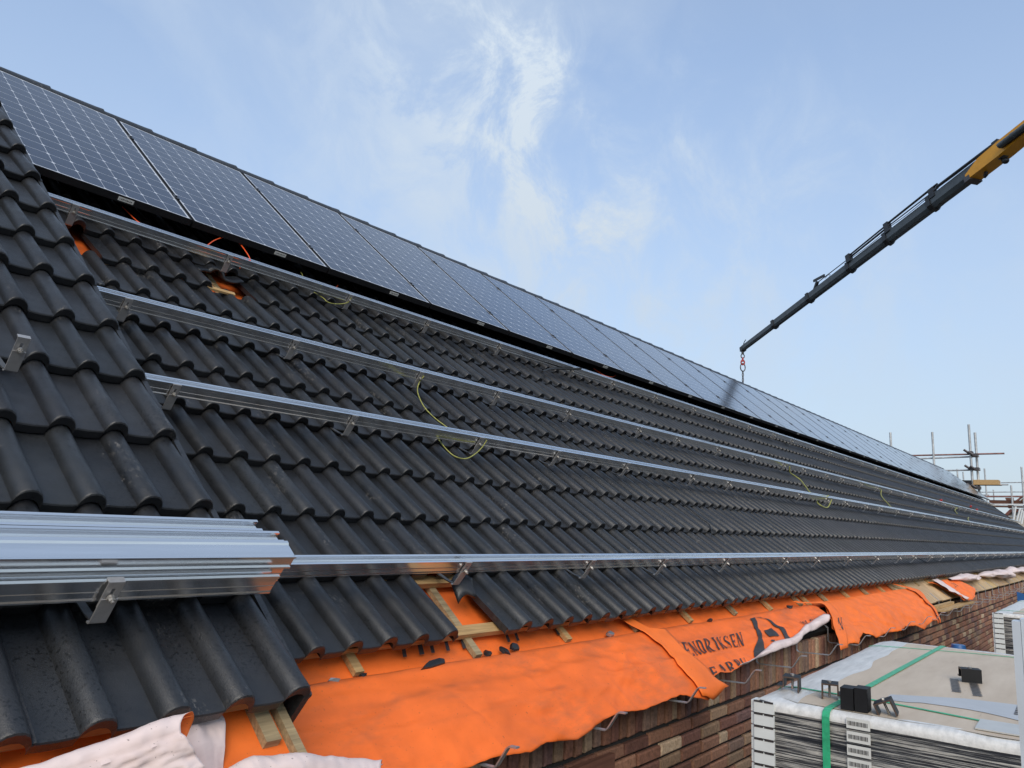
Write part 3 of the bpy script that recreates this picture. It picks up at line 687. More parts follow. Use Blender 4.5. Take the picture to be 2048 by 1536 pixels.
write("2X", s4, [(13.50, .13), (13.78, .13), (13.44, .27), (13.72, .27)], .036, name="printed_line")
# a scrap of the same print on the underlay just below the tiles
mb = MB()
for x0, x1 in ((4.02, 4.05), (4.10, 4.14), (4.16, 4.19), (4.24, 4.27), (4.33, 4.36), (4.60, 4.63), (4.66, 4.69), (4.95, 4.98)):
    mb.grid([[W(x0, -.645, -.119), W(x0 + .02, -.60, -.119)], [W(x0 + (x1 - x0) * .6, -.645, -.119), W(x0 + (x1 - x0) * .6 + .02, -.60, -.119)]])
mb.build("printed_scrap", "ink", house)
# ------------------------------------------------------------------ pale sheets bunched at the eave
def crumple(pts, rad, seed, n=14, squash=.55):
    mb = MB(); P = [V(p) for p in pts]; rows = []; M = 26
    for i in range(M + 1):
        s = i / M * (len(P) - 1); k = min(int(s), len(P) - 2); f = s - k; c = P[k].lerp(P[k + 1], f)
        r = lerp([(j / (len(rad) - 1), x) for j, x in enumerate(rad)], i / M)
        row = []
        for j in range(n):
            a = 2 * pi * j / n; q = r * (1 + .55 * noise.noise(V((i * .33, cos(a) * 1.4, sin(a) * 1.4 + seed))))
            row.append(c + V((0, cos(a) * q * 1.25, sin(a) * q * squash)) + V((.25 * r * noise.noise(V((i * .4, a, seed))), 0, 0)))
        rows.append(row)
    mb.grid(rows, 0, None, True); return mb
def E(x, t, h): return S(x, t, h, 0)
for nm, pts, rad, seed in (("pale crumpled membrane roll lying just past the bright orange piece", [E(13.7, -.02, .05), E(14.6, .05, .06), E(15.4, .07, .05), E(16.1, .10, .03)], (.02, .07, .085, .06, .01), 3.1),
                           ("pink crumpled membrane roll in the middle of the bare eave boards", [E(16.0, -.02, .04), E(17.0, .06, .06), E(18.2, .16, .07), E(19.0, .22, .05)], (.01, .08, .11, .13, .05), 8.4),
                           ("farthest pale membrane roll along the eave boards, lumpy and pinkish", [E(19.2, .0, .05), E(20.2, .06, .06), E(21.3, .12, .05), E(23.5, .08, .05)], (.03, .12, .06, .10, .03), 5.2)):
    o = crumple(pts, rad, seed).build("membrane_roll", "pale_membrane", loc=tuple(pts[1]), smooth=80); tag(o, nm, "roofing sheet", "pale membrane rolls along the eave")
# near sheets below the raised roof
def bez(rows, nu, nv, fn=None):
    """Catmull-Rom patch through a net of 3-D points"""
    def cr(P, s):
        n = len(P) - 1; s = min(max(s, 0), .9999) * n; i = int(s); f = s - i; g = lambda k: P[max(0, min(n, k))]
        a, b, c, d = g(i - 1), g(i), g(i + 1), g(i + 2); return .5 * (2 * b + (c - a) * f + (2 * a - 5 * b + 4 * c - d) * f * f + (3 * b - a - 3 * c + d) * f ** 3)
    rows = [[V(p) for p in r] for r in rows]; out = []
    for i in range(nu + 1):
        cpts = [cr([r[k] for r in rows], i / nu) for k in range(len(rows[0]))]
        row = []
        for j in range(nv + 1):
            p = cr(cpts, j / nv)
            p = p + V((0, -.5, .8)) * (.006 * noise.noise(p * 9) + .008 * (.5 - abs(noise.noise(p * 17))) + .004 * (.5 - abs(noise.noise(p * 41)))); row.append(p)
        out.append(row)
    return out
def loose(name, rows, mats, label, nu=36, nv=26):
    mb = MB(); g = bez(rows, nu, nv); mb.grid(g); o = mb.build(name, mats, loc=tuple(g[nu // 2][nv // 2]), smooth=80)
    md = o.modifiers.new("thick", 'SOLIDIFY'); md.thickness = .0016; md.offset = 0
    if len(mats) > 1: md.material_offset = 1
    return tag(o, label, "roofing sheet", "pale sheets bunched under the raised roof")
def roll_sheet(axis, rad, hang, label, turns=1.35, skew=0.0, nx=90):
    rows = []
    for i in range(nx + 1):
        f = i / nx; k = f * (len(axis) - 1); a0 = min(int(k), len(axis) - 2); c = V(axis[a0]).lerp(V(axis[a0 + 1]), k - a0)
        r = lerp([(j / (len(rad) - 1), x) for j, x in enumerate(rad)], f); h = lerp([(j / (len(hang) - 1), x) for j, x in enumerate(hang)], f)
        row = []
        for j in range(24):
            g = 1 - j / 24; wv = .012 * noise.noise(V((c.x * 11, g * 3, 1))) * g + .016 * (.5 - abs(noise.noise(V((c.x * 14 + g * 3, g * 4 - c.x * 6, 3))))) + .008 * (.5 - abs(noise.noise(V((c.x * 33, g * 9, 8)))))
            row.append(c + V((skew * g * f, -r - .035 * g * (1 - g * .4) - wv, -h * g)))
        for j in range(41):
            t = j / 40; ang = pi - t * 2 * pi * turns; q = r * (1 - .38 * t) * (1 + .22 * noise.noise(V((c.x * 14, t * 4, 5))) + .16 * (.5 - abs(noise.noise(V((c.x * 30, t * 7 + c.x * 9, 2))))))
            row.append(c + V((.004 * sin(ang * 2) + .055 * (.5 + .5 * cos(ang)) * f ** 6, q * cos(ang), q * sin(ang))))
        rows.append(row)
    mb = MB(); mb.grid(rows); o = mb.build("underlay_sheet", ["clean_orange_membrane", "pale_membrane"], loc=tuple(axis[len(axis) // 2]), smooth=80)
    md = o.modifiers.new("thick", 'SOLIDIFY'); md.thickness = .0016; md.offset = 0; md.material_offset = 1
    return tag(o, label, "roofing sheet", "pale sheets bunched under the raised roof")
roll_sheet([(2.45, -.935, -.512), (2.67, -.935, -.490), (2.78, -.94, -.474), (2.905, -.945, -.452)], (.018, .020, .024, .030), (.13, .12, .11, .09), "pale membrane rolled at its edge below the raised tiles, orange inside its open end", skew=.06)
roll_sheet([(3.015, -.935, -.578), (3.10, -.94, -.572), (3.22, -.945, -.590), (3.435, -.945, -.650)], (.02, .034, .036, .034), (.2, .2, .2, .2), "pale speckled membrane rolled over in front of the big dusty orange sheet")
loose("underlay_sheet", [[W(2.955, -.90, .15), W(2.965, -.95, .152), W(2.975, -1.0, .15), V((2.985, -.90, -.60)), V((2.99, -.92, -.70))],
      [W(3.00, -.90, .15), W(3.005, -.95, .165), W(3.01, -1.0, .16), V((3.02, -.905, -.60)), V((3.03, -.93, -.70))],
      [W(3.04, -.90, .15), W(3.042, -.95, .153), W(3.044, -1.0, .150), V((3.05, -.90, -.60)), V((3.06, -.92, -.70))],
      [W(3.082, -.90, .15), W(3.088, -.95, .150), W(3.072, -1.0, .147), V((3.06, -.895, -.60)), V((3.07, -.92, -.70))]], ["pale_membrane", "clean_orange_membrane"], "torn pale membrane layer over the orange one beside the batten end under the raised roof")
# ------------------------------------------------------------------ gutter brackets
def bracket(x, k):
    dz = -.006 * max(0, (x - 9) / 4)
    mb = MB(); y0 = YW - .012; wd, th = .018, .005
    pth = [W(0, -.80, -.1235), W(0, -.918, -.1235), V((0, y0, -.70)), V((0, y0, -.766 + dz)), V((0, y0 - .012, -.778 + dz)), V((0, -.838, -.772 + dz)), V((0, -.85, -.762 + dz)), V((0, -.887, -.706 + dz)), V((0, -.896, -.699 + dz)), V((0, -.925, -.697 + dz))]
    rows = []
    for i, p in enumerate(pth):
        d = (pth[min(i + 1, len(pth) - 1)] - pth[max(i - 1, 0)]).normalized(); n = V((0, -d.z, d.y)) * th / 2
        rows.append([V((x - wd / 2, 0, 0)) + p - n, V((x + wd / 2, 0, 0)) + p - n, V((x + wd / 2, 0, 0)) + p + n, V((x - wd / 2, 0, 0)) + p + n])
    mb.grid(rows, 0, None, True); mb.add(rows[0], [(3, 2, 1, 0)]); mb.add(rows[-1], [(0, 1, 2, 3)])
    o = recalc(mb.build("gutter_bracket", "galvanised_steel", loc=(x, YW, -.76)))
    where = "at the large dusty orange sheet" if x < 5.8 else "under the printed orange sheet" if x < 7.9 else "at the clean ragged orange sheet" if x < 11.2 else "below the bare eave boards"
    tag(o, f"galvanised gutter bracket {where}, {ordw(k)} from the near end", "gutter bracket", "gutter brackets along the eave")
bx = [4.04, 4.69, 5.37, 6.02, 6.71, 7.41, 8.09, 8.81, 9.5, 10.2, 10.85, 11.5, 12.2, 12.9, 13.6, 14.3, 15.0, 15.7, 16.4, 17.1, 17.8, 18.5, 19.2, 19.9, 20.6, 21.3, 22.0]
for k, x in enumerate(bx): bracket(x, k + 1)
mb = MB(); mb.box((11.55, -.80, -.752), (13.5, -.70, -.735)); mb.box((11.6, -.72, -.733), (12.6, -.675, -.70))
tag(mb.build("loose_board", "plank_wood", loc=(12.4, -.75, -.75)), "loose pale timber offcuts lying across the gutter brackets", "board")
mb = MB(); mb.box((4.22, -.608, -1.30), (5.03, -.584, -.95), lambda x, y, z: V((x, y - .07, z)));
tag(mb.build("formwork_board", "brown_timber", loc=(4.6, -.66, -1.1)), "reddish brown board standing against the brick wall under the orange sheet", "board")
mb = MB(); mb.bar((4.98, -.70, -1.8), (4.86, -.71, -1.07), .045, .045, V((0, 1, 0)))
tag(mb.build("timber_prop", "batten_wood", loc=(4.95, -.70, -1.8)), "pale timber prop leaning beside the brown board under the orange sheet", "timber")
# ------------------------------------------------------------------ tile shards and small litter in the fold
def shard(c, sx, sy, name, mt, label, cat="debris", rz=0, h=.012):
    mb = MB(); r2 = random.Random(name + label); n = 6
    a = [V((cos(i / n * 2 * pi) * sx * r2.uniform(.55, 1.1), sin(i / n * 2 * pi) * sy * r2.uniform(.5, 1.1), 0)) for i in range(n)]
    lo = [p.copy() for p in a]; hi = [p * .85 + V((0, 0, h * r2.uniform(.6, 1.4))) for p in a]
    M3 = Matrix.Rotation(TH, 3, 'X') @ Matrix.Rotation(rz, 3, 'Z')
    lo = [V(c) + M3 @ p for p in lo]; hi = [V(c) + M3 @ p for p in hi]
    mb.add(lo + hi, [tuple(range(n))[::-1], tuple(range(n, 2 * n))] + [(i, (i + 1) % n, (i + 1) % n + n, i + n) for i in range(n)])
    o = mb.build(name, mt, loc=tuple(c)); return tag(o, label, cat, "broken bits lying in the membrane fold")
shard(W(3.682, -.702, -.116), .028, .016, "tile_shard", "stainless_steel", "grey shard in the membrane fold nearest the raised roof")
shard(W(3.80, -.700, -.116), .018, .014, "tile_shard", "roof_tile", "small black tile shard by the first batten end")
shard(W(4.13, -.700, -.112), .09, .022, "tile_shard", "roof_tile", "long flat dark tile shard in the membrane fold", rz=.2)
shard(W(4.426, -.69, -.112), .022, .020, "tile_shard", "roof_tile", "dark tile shard beside two others below the gap in the tiles")
shard(W(4.528, -.69, -.112), .022, .034, "tile_shard", "roof_tile", "pointed dark tile shard, middle one of three below the gap", rz=.8)
shard(W(4.60, -.685, -.110), .034, .022, "tile_shard", "roof_tile", "blocky dark tile shard, last of three below the gap")
shard(W(5.32, -.69, -.112), .042, .018, "metal_plate", "galvanised_steel", "small grey metal plate lying in the orange fold", "metal plate")
shard(W(6.40, -.705, -.112), .035, .012, "tile_shard", "roof_tile", "dark crumbs in the fold above the printed name")
shard(W(7.75, -.70, -.112), .06, .02, "tile_shard", "roof_tile", "dark shard in the fold above the emblem sheet end")
# broken tile piece left at the gap in the bottom row
mb = MB(); rows = []
for a in range(5):
    rows.append([W(4.40 + s * .62, -.385 - .022 * a + (.014 * sin(s * 40)) + .012 * a * (s > .1), -.035 + (.035 * (1 - abs((s - .08) / .075) ** 2.3) ** .62 if abs(s - .08) < .075 else 0) - .008 * a) for s in [i * .0135 for i in range(13)]])
mb.grid(rows); o = mb.build("broken_tile", "roof_tile", loc=tuple(W(4.5, -.42, -.02)), smooth=50); md = o.modifiers.new("thick", 'SOLIDIFY'); md.thickness = .014
tag(o, "broken roof tile piece hanging by the hook at the bottom gap", "broken tile")
# broken tile pieces at the upper gap
mb = MB()
rows = [[W(4.235 + s, 2.16 + .05 * a + .03 * sin(s * 25), -.034 + (.036 * (1 - abs((s - .115) / .036) ** 2.3) ** .62 if abs(s - .115) < .036 else 0) - .01 * a) for s in [i * .0125 for i in range(25)]] for a in range(3)]
mb.grid(rows); o = mb.build("broken_tile", "roof_tile", loc=tuple(W(4.35, 2.1, -.03)), smooth=50); md = o.modifiers.new("thick", 'SOLIDIFY'); md.thickness = .014
tag(o, "broken roof tile top still in place at the gap under the highest bare rail", "broken tile")
mb = MB(); mb.bar(W(4.20, 1.96, -.045), W(4.37, 1.94, -.035), .03, .012, W(0, 0, 1)); tag(mb.build("timber_splinter", "batten_wood", loc=tuple(W(4.28, 1.93, -.04))), "pale splintered timber showing in the upper gap in the tiles", "timber")
# ------------------------------------------------------------------ cables
def cable(name, pts, r, mt, label, grp):
    P = [W(*p) for p in pts]; fine = []
    n = len(P) - 1
    for i in range(n * 8 + 1):
        s = i / 8; k = min(int(s), n - 1); f = s - k; g = lambda q: P[max(0, min(n, q))]
        a, b, c, d = g(k - 1), g(k), g(k + 1), g(k + 2); fine.append(.5 * (2 * b + (c - a) * f + (2 * a - 5 * b + 4 * c - d) * f * f + (3 * b - a - 3 * c + d) * f ** 3))
    mb = MB(); mb.tube(fine, r, 6); return tag(mb.build(name, mt, loc=tuple(P[0]), smooth=80), label, "cable", grp)
OC, YC = "orange cables under the panels", "yellow and green earth cables on the rails"
cable("orange_cable", [(4.20, 2.27, .02), (4.225, 2.21, .09), (4.343, 2.361, .10), (4.467, 2.486, .10), (4.536, 2.485, .10), (4.547, 2.371, .10), (4.511, 2.19, .10), (4.50, 2.24, .02)], .0035, "orange_cable", "orange cable arching up in a loop above the highest bare rail", OC)
cable("orange_cable", [(3.86, 2.55, .05), (3.901, 2.387, .05), (3.949, 2.359, .05), (4.002, 2.317, .05), (4.07, 2.27, .03)], .003, "orange_cable", "orange cable slanting out from beneath the first solar panels", OC)
cable("orange_cable", [(5.22, 2.30, .02), (5.286, 2.374, .03), (5.338, 2.429, .03), (5.391, 2.494, .03)], .004, "orange_cable", "short orange cable end behind the highest bare rail", OC)
cable("orange_cable", [(8.86, 2.55, .03), (8.90, 2.48, .03), (8.946, 2.439, .03), (9.148, 2.478, .03), (9.346, 2.572, .03)], .006, "orange_cable", "farther orange cable drooping below the panel row", OC)
cable("earth_cable", [(5.05, 2.23, .02), (5.075, 2.15, .03), (5.09, 2.10, .03), (5.17, 2.115, .03), (5.27, 2.15, .05), (5.285, 2.16, .09)], .003, "earth_cable", "yellow-green earth cable looping below the highest bare rail", YC)
cable("earth_cable", [(5.035, 2.45, .05), (5.02, 2.388, .05), (4.976, 2.30, .03)], .0025, "earth_cable", "tiny yellow-green cable end above the highest bare rail", YC)
cable("earth_cable", [(5.30, 1.205, .09), (5.285, 1.195, .04), (5.243, 1.125, .012), (5.189, .979, .008), (5.189, .879, .008), (5.215, .80, .01), (5.27, .70, .015), (5.30, .62, .05)], .0035, "earth_cable", "yellow-green earth cable hanging between the third and second lowest rails", YC)
cable("earth_cable", [(5.03, .60, .02), (5.035, .523, .015), (5.06, .468, .015), (5.138, .462, .015), (5.235, .50, .03), (5.30, .535, .06), (5.32, .55, .10)], .0035, "earth_cable", "yellow-green earth cable sagging in a loop below the second lowest rail", YC)
cable("earth_cable", [(11.75, 1.20, .08), (11.80, 1.17, .02), (11.893, 1.13, .008), (11.924, 1.05, .008), (11.766, .90, .008), (11.62, .76, .01), (11.58, .62, .05)], .007, "earth_cable", "pale earth cable curving across the tiles midway along the roof", YC)
cable("earth_cable", [(16.35, 1.21, .06), (16.044, 1.08, .01), (15.662, .82, .01), (15.5, .68, .01)], .008, "earth_cable", "straight pale earth cable slanting between rails far along the roof", YC)
cable("earth_cable", [(11.7, .55, .09), (11.5, .48, .02), (11.3, .50, .02), (11.34, .57, .03), (11.6, .58, .12)], .007, "earth_cable", "coil of yellow cable on the second lowest rail", YC)
cable("earth_cable", [(23.6, 1.21, .06), (23.2, 1.16, .01), (22.8, 1.02, .01)], .010, "earth_cable", "short pale cable below the third lowest rail, far along", YC)
cable("earth_cable", [(24.0, .95, .01), (23.4, .86, .01), (23.0, .76, .01)], .010, "earth_cable", "short upright-looking pale cable near the far end", YC)
BCs = "black leads lying on the tiles"
cable("black_cable", [(7.52, .33, -.02), (7.46, .20, .006), (7.479, .10, .006), (7.507, .04, .006), (7.43, -.03, .004), (7.42, -.06, -.02)], .004, "black_cable", "thin black lead wriggling over the tiles above the lowest rail", BCs)
cable("black_cable", [(7.40, 2.02, .03), (7.60, 2.10, .05), (7.85, 2.155, .07), (8.1, 2.17, .115)], .011, "black_cable", "thick black lead end resting at the highest bare rail", BCs)
for u, v, lb in ((23.1, 1.50, "red cable clip"), (28.1, 1.62, "upper red plug"), (28.5, 1.50, "lower red plug")):
    mb = MB(); mb.tube([W(u - .07, v, .02), W(u + .07, v + .02, .02)], .030, 8); mb.tube([W(u + .07, v + .02, .02), W(u + .16, v + .02, .02)], .018, 8)
    tag(mb.build("cable_plug", "red_paint", loc=tuple(W(u, v, 0)), smooth=50), f"{lb} lying on the far tiles above the third lowest rail", "plug", "red plugs on the far tiles")
# ------------------------------------------------------------------ truck crane boom reaching over the ridge
KB = 1.3
T0 = _c + (V((22.85, 5.89, 5.18)) - _c) * KB; T1 = _c + (V((17.45, -1.43, 7.12)) - _c) * KB
bd = (T1 - T0).normalized(); bup = (V((0, 0, 1)) - bd * bd.z).normalized(); bs = bd.cross(bup)
def B(s, h, l=0): return T0 + bd * (s * KB) + bup * (h * KB) + bs * (l * KB)
crane = empty("crane", tuple(T0), label="dark grey telescopic crane boom with yellow base section reaching over the ridge", cat="crane")
def bbox(mb, s0, s1, lo0, hi0, wd, mi=0, lo1=None, hi1=None):
    lo1 = lo0 if lo1 is None else lo1; hi1 = hi0 if hi1 is None else hi1; c = .22
    rows = []
    for s, lo, hi in ((s0, lo0, hi0), (s1, lo1, hi1)):
        h = hi - lo; w = wd / 2
        rows.append([B(s, lo, -w * .55), B(s, lo, w * .55), B(s, lo + h * .28, w), B(s, hi, w), B(s, hi, -w), B(s, lo + h * .28, -w)])
    mb.grid(rows, mi, None, True); mb.add(rows[0], [(5, 4, 3, 2, 1, 0)], mi); mb.add(rows[1], [(0, 1, 2, 3, 4, 5)], mi)
secs = [(-.06, 1.6, -.04, .105, .12), (1.5, 3.2, -.056, .128, .15), (3.05, 4.75, -.07, .128, .17), (4.6, 6.05, -.078, .118, .19), (5.85, 7.35, -.088, .132, .21), (7.15, 8.9, -.080, .170, .23)]
SG = 1 if (_c - B(5, 0)).dot(bs) > 0 else -1
for k, (a, b2, lo, hi, wd) in enumerate(secs):
    mb = MB(); bbox(mb, a, b2, lo, hi, wd); sx = recalc(mb.build("boom_section", "crane_grey", crane))
    if k:
        cl = MB(); bbox(cl, a - .03, a + .07, lo - .028, hi + .018, wd + .045); recalc(cl.build("collar", "black_steel", sx))
mb = MB()
rows = [[B(s, lo, -.14), B(s, lo, .14), B(s, hi, .14), B(s, hi, -.14)] for s, lo, hi in ((8.12, -.085, .03), (8.45, -.085, .165), (8.9, -.078, .195), (9.6, -.03, .205), (12.2, .0, .33))]
mb.grid(rows, 0, None, True); mb.add(rows[0], [(3, 2, 1, 0)]); mb.add(rows[-1], [(0, 1, 2, 3)]); recalc(mb.build("base_section", "crane_yellow", crane))
mb = MB(); mb.box((0, 0, 0), (1, 1, 1), lambda x, y, z: B(8.08 + x * .13, -.12 + z * .10, -.15 + y * .30)); mb.build("slide_block", "chain_steel", crane)
mb = MB(); mb.tube([B(8.98, .02, SG * .22), B(12.0, .02, SG * .22)], .052 * KB, 14); mb.tube([B(9.25, .02, SG * .22), B(9.30, .02, SG * .22)], .058 * KB, 14); recalc(mb.build("luffing_cylinder", "crane_grey", crane, smooth=50))
for a, b2, r, nm in (((7.42, .262), (8.85, .232), .032, "extension_cylinder"), ((6.05, .305), (7.45, .318), .024, "extension_cylinder"), ((5.95, .235), (7.45, .225), .013, "extension_rod"), ((4.72, .262), (6.05, .290), .019, "extension_cylinder"), ((4.8, .205), (6.0, .225), .022, "extension_cylinder"), ((3.50, .205), (4.62, .200), .011, "extension_rod")):
    mb = MB(); mb.tube([B(*a, SG * .085), B(*b2, SG * .085)], r * KB, 10); mb.build(nm, "black_steel", crane, smooth=50)
for s, h in ((7.30, .29), (6.0, .31), (4.72, .27), (8.86, .235)):
    mb = MB(); mb.box((0, 0, 0), (1, 1, 1), lambda x, y, z: B(s - .07 + x * .13, .10 + z * (h - .08), SG * .085 - .05 + y * .10)); mb.build("cylinder_bracket", "black_steel", crane)
mb = MB(); mb.bar(B(3.22, .08), B(3.44, .30), .07, .09, bs); mb.bar(B(3.72, .318), B(3.30, .385), .08, .035, bs); mb.build("hose_guide", "black_steel", crane)
mb = MB()
for k, (s0, s1, h0) in enumerate(((4.75, 6.0, .145), (6.05, 7.3, .155), (7.4, 8.8, .20))):
    mb.tube([B(s0 + (s1 - s0) * i / 8, h0 - .03 * sin(pi * i / 8) + .012 * (k % 2), SG * (.12 + .01 * k)) for i in range(9)], .008 * KB, 6)
mb.build("hydraulic_hose", "black_steel", crane)
mb = MB(); yz_ = [B(8.98, -.02, SG * .186), B(9.35, .11, SG * .186), B(9.9, .12, SG * .186), B(12.1, .21, SG * .186), B(12.1, .02, SG * .186), B(9.3, -.03, SG * .186)]
mb.add(yz_ + [p_ - bs * (SG * .05) for p_ in yz_], [(0, 1, 2, 3, 4, 5), (11, 10, 9, 8, 7, 6)] + [(i, (i + 1) % 6, (i + 1) % 6 + 6, i + 6) for i in range(6)]); recalc(mb.build("recess_shade", "black_steel", crane))  # black plate painting the shade inside the luffing cylinder recess
mb = MB(); mb.tube([B(3.75, .21, .03), B(3.85, .235, .03), B(3.95, .21, .03), B(3.9, .14, .03)], .008, 6); mb.build("hose", "black_steel", crane)
mb = MB(); c = B(8.86, -.165); rows = [[c + (bs * cos(a) * sin(e) + bup * sin(a) * sin(e) + bd * cos(e)) * .062 * KB for a in [2 * pi * k / 12 for k in range(12)]] for e in [pi * k / 8 for k in range(9)]]
mb.grid(rows, 0, None, True); mb.bar(B(8.80, -.06), B(8.80, -.16), .03, .03, bs); mb.build("work_lamp", "black_steel", crane, smooth=60)
mb = MB(); mb.bar(B(8.45, -.10), B(8.40, -.17), .05, .07, bs); mb.tube([B(8.45, -.17), B(8.38, -.19)], .03, 8); mb.build("sensor", "black_steel", crane)
mb = MB(); mb.box((0, 0, 0), (1, 1, 1), lambda x, y, z: B(-.16 + x * .12, -.04 + z * .13, -.07 + y * .14)); mb.tube([B(-.10, .08), B(-.02, .17), B(.02, .20), B(.10, .23)], .011 * KB, 6); mb.build("tip_head", "black_steel", crane)
# hook and chain hang straight down from the tip
hx = T0 + bd * (-.12 * KB); dn = V((0, 0, -1))
ch = empty("lifting_chain", tuple(hx), label="lifting chain with red hook hanging from the tip of the crane boom", cat="chain")
def ring(mb, c, rx, rz, r, ax):
    o = V((ax.x, ax.y, 0)).normalized(); mb.tube([c + o * rx * cos(2 * pi * k / 16) + V((0, 0, 1)) * rz * sin(2 * pi * k / 16) for k in range(17)], r, 6, caps=False)
sd2 = bs if abs(bs.z) < .9 else bd
mb = MB(); mb.tube([hx + dn * .0, hx + dn * .16], .05, 8); ring(mb, hx + dn * .23, .07, .08, .018, sd2); mb.build("swivel", "black_steel", ch)
mb = MB(); mb.tube([hx + dn * .28, hx + dn * .44], .035, 8); ring(mb, hx + dn * .47, .07, .09, .026, sd2); mb.build("hook", "red_paint", ch)
mb = MB(); ring(mb, hx + dn * .66, .10, .15, .020, sd2)
for k in range(5): ring(mb, hx + dn * (.85 + k * .095), .03, .065, .014, sd2 if k % 2 else bd)
ring(mb, hx + dn * 1.42, .10, .14, .020, sd2); mb.build("links", "chain_steel", ch)
# ------------------------------------------------------------------ wrapped pallets of panels
def make_pallet():
    p = empty("panel_pallet", (4.375, -1.53, -1.80), (0, 0, R(2.6)))
    Lx, Ly, H = 1.85, 1.10, 1.30; LH = .0345
    k = MB()
    for i in range(34):
        z = .125 + i * LH; k.box((.012, -Ly + .012, z), (Lx - .012, -.012, z + LH - .003))
    k.build("panel_stack", "black_aluminium", p, local=True)
    k = MB()
    for y in (-.05, -.55, -1.05): k.box((0, y - .05, .0), (Lx, y + .05, .09)); 
    for i in range(7): k.box((.02 + i * .27, -Ly, .092), (.02 + i * .27 + .12, 0, .112))
    k.build("pallet_base", "plank_wood", p, local=True)
    # film skin: uneven sides
    k = MB(); rows = []; path = []
    def rr(x0, y0, x1, y1, n):
        return [(x0 + (x1 - x0) * i / n, y0 + (y1 - y0) * i / n) for i in range(n)]
    path = rr(.03, 0, 1.82, 0, 30) + rr(1.85, -.03, 1.85, -1.07, 18) + rr(1.82, -1.10, .03, -1.10, 30) + rr(0, -1.07, 0, -.03, 30)
    for j in range(60):
        z = .10 + 1.185 * j / 59
        rows.append([V((x + (.004 * noise.noise(V((x * 2, y * 2, z * 45)))), y + .004 * noise.noise(V((x * 2 + 5, y * 2, z * 45))), z)) for x, y in path])
    k.grid(rows, 0, None, True); k.build("stretch_film", "stretch_film", p, local=True, smooth=60)
    # lid with rounded shoulder
    k = MB(); rows = []
    for ins, z in ((-.002, 1.275), (-.002, 1.288), (.004, 1.296), (.016, 1.300), (.05, 1.3025)):
        row = []
        for x, y in path:
            cx, cy = Lx / 2, -Ly / 2; sx = (Lx / 2 - ins) / (Lx / 2); sy = (Ly / 2 - ins) / (Ly / 2)
            row.append(V((cx + (x - cx) * sx, cy + (y - cy) * sy, z + .003 * noise.noise(V((x * 6, y * 6, ins * 90))))))
        rows.append(row)
    q = []
    for x, y in path:
        a = .125 + .04 * noise.noise(V((x * 3, y * 3, 7))); side = .032 + .02 * noise.noise(V((x * 4, y * 4, 2)))
        nx_, ny_ = min(max(x, side), Lx - .07), min(max(y, -Ly + side), -a)
        q.append(V((nx_ + .012 * noise.noise(V((x * 9, y * 9, 1))), ny_, 1.3032)))
    rows.append(q); k.grid(rows, 0, None, True); k.add(q, [tuple(range(len(q)))[::-1]], 1)
    recalc(k.build("lid", ["film_white", "cardboard"], p, local=True, smooth=60))
    k = MB()
    for sx in ((-.006, .05),):
        for i in range(34):
            z = .125 + i * LH; k.box((-.0065, -.062, z + .002), (.001, -.004, z + LH - .002)); k.box((.001, -.004, z + .002), (.045, .0065, z + LH - .002))
            k.box((-.0078, -.030, z + LH - .004), (-.0066, -.004, z + LH + .001), None, 1); k.box((-.0078, -.060, z + LH - .004), (-.0066, -.034, z + LH + .001), None, 1)
    k.build("corner_post", ["corner_plastic", "ink"], p, local=True)
    for i in range(14):
        z = .125 + (33 - i) * LH
        k = MB(); k.box((-.0075, -.318, z + .004), (-.006, -.258, z + .031)); lb = k.build("sticker", "white_print", p, local=True)
        k = MB()
        for b_ in range(17):
            y = -.262 - b_ * .0030; k.box((-.0082, y - .0012 - (b_ % 3) * .0004, z + .012), (-.0077, y, z + .023))
        k.build("barcode", "ink", lb, local=True)
    def strap(pts, w, nm):
        k = MB(); P = [V(a) for a in pts]; rows = []
        for i, a in enumerate(P):
            d = (P[min(i + 1, len(P) - 1)] - P[max(i - 1, 0)]).normalized(); s = V((0, 1, 0)) if abs(d.y) < .6 else V((1, 0, 0))
            rows.append([a - s * w / 2, a + s * w / 2])
        k.grid(rows); o = k.build(nm, "green_strap", p, local=True); md = o.modifiers.new("t", 'SOLIDIFY'); md.thickness = .0012; md.offset = 1 if True else 0
    strap([(-.0105, -.205, .1), (-.0105, -.205, 1.2), (-.0095, -.205, 1.286), (.0, -.205, 1.300), (.02, -.206, 1.3055), (.9, -.235, 1.3075), (1.82, -.262, 1.3065), (1.845, -.262, 1.302), (1.860, -.262, 1.28), (1.860, -.262, .1)], .020, "strap")
    strap([(.25, .009, .1), (.25, .009, 1.28), (.25, -.004, 1.3005), (.25, -.05, 1.3065), (.24, -.3, 1.3065), (.19, -.55, 1.3065), (.16, -.9, 1.3065), (.15, -1.09, 1.303), (.15, -1.108, 1.28), (.15, -1.108, .1)], .012, "strap")
    strap([(1.55, .009, .1), (1.55, .009, 1.28), (1.55, -.004, 1.3005), (1.55, -.05, 1.3065), (1.66, -.35, 1.3065), (1.76, -.8, 1.3065), (1.78, -1.09, 1.303), (1.78, -1.108, 1.28), (1.78, -1.108, .1)], .008, "strap")
    # grey film patch with an arched edge, and faint printed marks
    top = lambda x, y, h=.0012: V((x, y, 1.3035 + h))
    k = MB(); A = []; Bq = []
    for i in range(25):
        y = -.30 - i * (1.05 - .30) / 24; f = i / 24
        A.append(top(.47 + .14 * f - .22 * max(0, .25 - f) * 1.6, y)); xi = .30 + (-.02 if f < .1 else 0) - .24 * max(0, (f - .3) / .7) ** 1.3 * (f > .3) + .03 * sin(f * 6)
        Bq.append(top(max(.035, xi), y))
    k.grid([A, Bq]); k.build("grey_patch", "grey_plastic", p, local=True)
